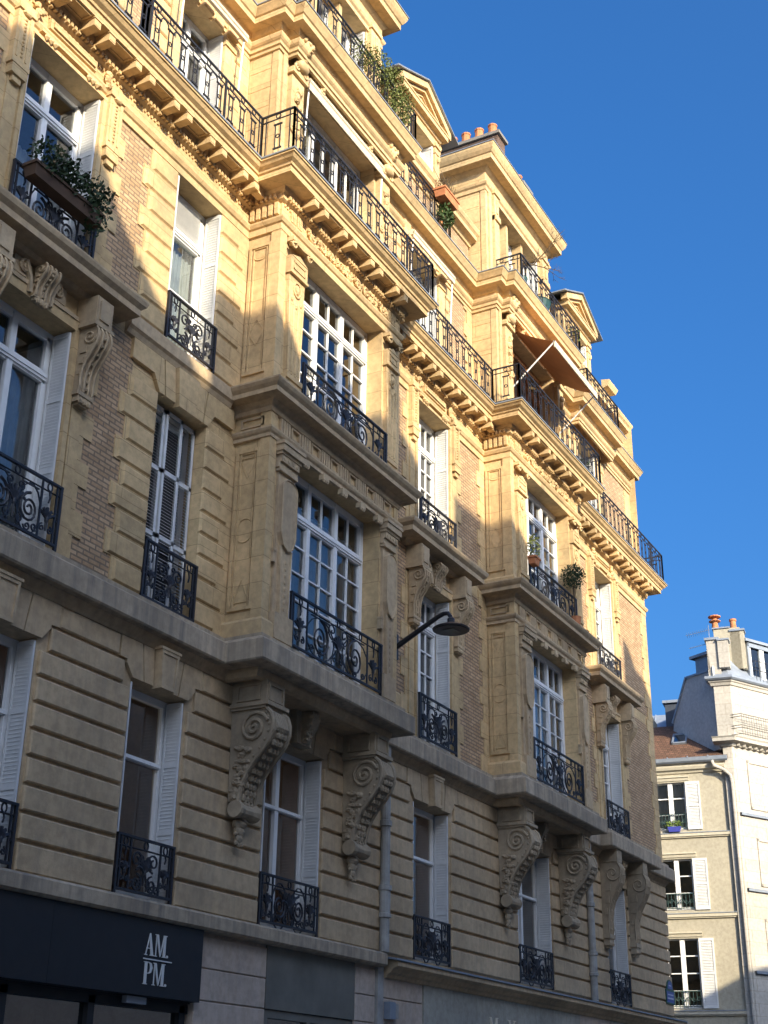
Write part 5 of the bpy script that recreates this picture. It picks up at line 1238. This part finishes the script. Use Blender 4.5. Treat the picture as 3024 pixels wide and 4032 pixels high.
def fr2(t0, t1, z0, z1):
    k.add([F(t0, z0, .12), F(t1, z0, .12), F(t1, z1, .12), F(t0, z1, .12), F(t0, z0, .1), F(t1, z0, .1), F(t1, z1, .1), F(t0, z1, .1)], [(0, 1, 2, 3), (0, 4, 5, 1), (3, 2, 6, 7), (0, 3, 7, 4), (1, 5, 6, 2)])
fr2(.5, 2.4, 17.2, 17.26); fr2(.5, .56, 15.4, 17.2); fr2(2.34, 2.4, 15.4, 17.2); fr2(.6, 1.4, 17.3, 17.42)
lb(k, 'wall_panel', WREND, wh)
k = MB()
def L(pts, r=.016): k.tube(pts, r, 4)
for z in (15.5, 15.75, 15.85, 16.2, 16.3): L([F(.0, z, -.0), F(.18, z, .45), F(14, z, .45)])
for i in range(90): p = F(.2 + i * .14, 15.45, .45); L([p, (p[0], p[1], 16.3)], .008)
lb(k, 'balcony_railing', plain('grey_iron', (.16, .15, .13), .5), wh)
MBz = MB(); MBz.add([(.66, -.16, 17.82), (1.32, -.16, 17.82), F(14, 17.82, .12), (1.0, .9, 19.2), F(13, 19.2, -.95), (.66, 14, 17.82)], [(0, 1, 3), (1, 2, 4, 3), (0, 3, 5)])
MBz.add([(1.0, .9, 19.2), F(13, 19.2, -.95), F(12, 19.9, -4), (2.0, 5, 19.9)], [(0, 1, 2, 3)])
for i in range(8): p, q = F(.5 + i * .6, 17.83, .12), F(.5 + i * .6, 19.2, -.93); MBz.tube([p, q], .025, 4)
lb(MBz, 'mansard_roof', ZINC, wh)
k = MB(); d0 = []
def blk(mb, t0, t1, o0, o1, z0, z1): mb.add([F(t0, z0, o0), F(t1, z0, o0), F(t1, z0, o1), F(t0, z0, o1), F(t0, z1, o0), F(t1, z1, o0), F(t1, z1, o1), F(t0, z1, o1)], [(0, 1, 5, 4), (1, 2, 6, 5), (2, 3, 7, 6), (3, 0, 4, 7), (4, 5, 6, 7)])
blk(k, 1.6, 1.72, -.1, -3, 18.0, 19.7); blk(k, 4.6, 4.72, -.1, -3, 18.0, 19.7); blk(k, 1.6, 4.72, -.1, -.2, 19.5, 19.7); blk(k, 1.45, 4.9, -.02, -3.2, 19.7, 19.82)
dm = lb(k, 'dormer', ZINC, wh)
k = MB(); blk(k, 1.75, 1.85, -.16, -.22, 18.0, 19.5); blk(k, 2.35, 2.6, -.14, -.22, 18.0, 19.5); blk(k, 3.3, 3.4, -.16, -.22, 18.0, 19.5); wn = lb(k, 'window', WHITE, dm); k = MB(); blk(k, 1.75, 4.6, -.2, -.205, 18.0, 19.5); lb(k, 'pane', GLASS, wn)
k = MB()
for z in (18.45, 18.85): k.tube([F(1.7, z, -.05), F(1.75, z, .1), F(4.5, z, .1)], .015, 4)
for i in range(14): p = F(1.75 + i * .2, 17.95, .1); k.tube([p, (p[0], p[1], 18.85)], .01, 4)
lb(k, 'railing', IRON, dm)
k = MB(); k.box(.5, 1.0, .02, .5, 17.8, 19.5); k.add([(.5, .02, 19.5), (.5, .02, 18.3), (.62, .02, 17.8)], [(0, 1, 2)]); k.box(.95, 1.36, -.06, .44, 18.3, 19.45); ch = lb(k, 'chimney', WREND, wh)
k = MB(); k.box(.44, 1.02, -.04, .56, 19.5, 19.6); k.box(.93, 1.42, -.1, .5, 19.43, 19.5); lb(k, 'chimney_cap', ZINC, ch)
k = MB(); k.box(.75, 1.8, 1.0, 1.5, 18.5, 20.28); k.box(1.4, 1.95, 1.0, 1.5, 18.5, 20.12); c2 = lb(k, 'chimney', YELL, wh); k = MB(); k.box(.7, 1.42, .95, 1.55, 20.28, 20.34); k.box(1.38, 2.0, .95, 1.55, 20.12, 20.2); lb(k, 'chimney_cap', ZINC, c2)
lb(MB().lathe([(.12, 0), (.14, .1), (.11, .36), (.24, .37), (.24, .4), (.1, .42), (.1, .55), (.26, .56), (.26, .6), (0.05, .62)], (.82, 1.2, 20.3), 12), 'chimney_pot', TERRA, c2); lb(MB().lathe([(.13, 0), (.12, .4), (.15, .42), (.15, .5)], (1.55, 1.2, 20.2), 12), 'chimney_pot', TERRA, c2)
g0 = (.7, -.08); gd = (-.67, .74)
def G(s, z, o=0): return (g0[0] + gd[0] * s + .74 * o, g0[1] + gd[1] * s + .67 * o, z)
pts = [(0, 15.0), (3.3, 15.0), (2.95, 16.8), (1.83, 18.35), (1.2, 18.3), (.35, 18.2), (.05, 18.4)]
k = MB(); n = len(pts); k.add([G(s, z) for s, z in pts] + [G(s, z, .4) for s, z in pts], [tuple(range(n)), tuple(range(n, 2 * n))[::-1]] + [(i, (i + 1) % n, n + (i + 1) % n, n + i) for i in range(n)]); lb(k, 'gable_wall', GABLE, wh)
k = MB(); k.tube([G(3.0, 16.75, -.02), G(1.86, 18.4, -.02), G(.3, 18.27, -.02)], .06, 4); lb(k, 'gable_flashing', ZINC, wh)
# antenna
an = thing('tv_antenna', 'thin comb-shaped television antennas reaching left from the white chimney', 'antenna', (52, 2.5, 0)); an.rotation_euler.z = TH
an.location = Vector((52, 2.5, 0)) + Matrix.Rotation(TH, 3, 'Z') @ Vector((.6, .6, 19.6))
k = MB(); k.tube([(0, 0, -.3), (0, 0, .75)], .015, 5); k.tube([(.05, 0, .55), (-.95, 0, .38)], .01, 4); k.tube([(.05, 0, -.02), (-.85, 0, -.18)], .01, 4)
for i in range(12): x = -.08 * i; z = .53 + .17 * x; k.tube([(x, -.16, z + .05), (x, .16, z - .05)], .006, 4); k.tube([(x * .9, -.13, -.02 + .17 * x), (x * .9, .13, -.03 + .17 * x)], .005, 4)
lb(k, 'antenna_rods', ZINC, an)
# zinc roofed house behind
zh = house('zinc_roof_house', 'grey zinc roofed house with a dark dormer rising behind the yellow house')
lb(MB().box(-14, -1.0, 7.2, 14, 0, 17.0), 'wall', GABLE, zh)
k = MB(); k.add([(-14, 7.0, 17.0), (-1.7, 7.0, 17.0), (-1.7, 9.5, 19.2), (-14, 9.5, 19.2)], [(0, 1, 2, 3)])
for i in range(20): k.tube([(-13.8 + i * .6, 6.98, 17.02), (-13.8 + i * .6, 9.5, 19.22)], .03, 4)
lb(k, 'zinc_roof', ZINC, zh)
k = MB(); k.box(-2.15, -1.5, 6.4, 9, 16.8, 18.85); dm2 = lb(k, 'dormer', plain('dark_slate_cladding', (.05, .06, .08), .7), zh); lb(MB().box(-2.25, -1.4, 6.3, 9, 18.85, 18.97), 'dormer_roof', ZINC, dm2)
lb(MB().box(-3.4, -2.3, 2.9, 4.5, 15.0, 17.4), 'chimney', YELL, yh)
# ------------------------------------------------------------------ the terrace behind the camera, which shades the street
ob = thing('opposite_terrace', 'long pale terrace with tall dormers across the street, behind the viewer', 'building', (8, -24, 0))
Y = -24.0; SX, SZ = -.575 * 9, .48 * 9      # the shading skyline, carried back along the sun's rays
mb = MB(); mb.box(-25, 30 + SX, -36, Y, 0, 18.9 + SZ)
mb.box(30 + SX, 70, -35, Y, 0, 14.6 + SZ)
lb_o = mb.build('wall', OPP, ob)
k = MB().mold([(0, 18.4 + SZ), (.1, 18.45 + SZ), (.35, 18.8 + SZ), (.4, 19.1 + SZ), (0, 19.2 + SZ)], [(30 + SX, Y), (-25, Y)]); k.build('cornice', OPP, ob)
k = MB(); k.add([(-25, Y, 19.1 + SZ), (30 + SX, Y, 19.1 + SZ), (30 + SX, Y - 6, 21.0 + SZ), (-25, Y - 6, 21.0 + SZ), (-25, Y - 12, 19.0 + SZ), (30 + SX, Y - 12, 19.0 + SZ)], [(0, 1, 2, 3), (3, 2, 5, 4)]); k.build('roof', ZINC, ob)
DR = [[(-19, 19), (-19, 22.5), (2.2, 22.5), (2.75, 22.3), (3.5, 21.5), (4.0, 21.05), (4.4, 20.65), (4.9, 20.2), (5.4, 19.95), (5.9, 19)],
      [(6.45, 19), (6.45, 21.1), (6.62, 21.22), (7.3, 21.2), (7.55, 21.0), (7.7, 20.72), (8.2, 20.38), (8.4, 20.2), (8.56, 19.8), (8.6, 19)],
      [(9.55, 19), (9.55, 21.45), (10.5, 21.35), (10.8, 21.05), (11.4, 20.6), (11.45, 19)],
      [(11.55, 19), (11.55, 23.0), (12.3, 23.0), (12.3, 21.6), (13.2, 21.58), (13.5, 21.25), (13.75, 21.05), (13.85, 20.6), (13.9, 19)],
      [(15.5, 19), (15.5, 21.15), (17.1, 21.17), (17.36, 20.92), (17.9, 20.62), (18.4, 20.36), (18.5, 19)],
      [(19.4, 19), (19.4, 22.45), (19.6, 22.4), (19.85, 21.95), (20.3, 21.4), (20.45, 21.0), (21.9, 21.05), (22.0, 19)],
      [(26.6, 19), (26.6, 21.3), (26.95, 21.2), (27.2, 20.7), (28.15, 20.6), (28.75, 20.0), (29.2, 19)]]
for d_ in DR: MB().prism([(u + SX, v + SZ) for u, v in d_], 'xz', Y - 1.2, Y).build('roof_dormer', OPP, ob)
wm = MB(); wm.box(-.65, .65, 0, .06, 0, 2.1); wm_me = mesh_of(wm, 'window', plain('dark_far_window', (.05, .055, .06), .15, 0, .6))
sm = MB()
for s_ in (-1, 1):
    x0, x1 = sorted((s_ * .7, s_ * 1.3)); sm.box(x0, x1, .0, .07, -.02, 2.12)
    for q in range(20): sm.box(x0 + .06, x1 - .06, .07, .085, .08 + q * .1, .13 + q * .1)
sm_me = mesh_of(sm, 'shutter', SHUT)
for r_ in range(7):
    for c_ in range(18):
        x = -18 + c_ * 3.0
        if (c_ + r_) % 7 == 9: continue
        o_ = inst('window', wm_me, ob, (x, Y, 1.0 + r_ * 3.0)); inst('shutter', sm_me, o_, (x, Y, 1.0 + r_ * 3.0))
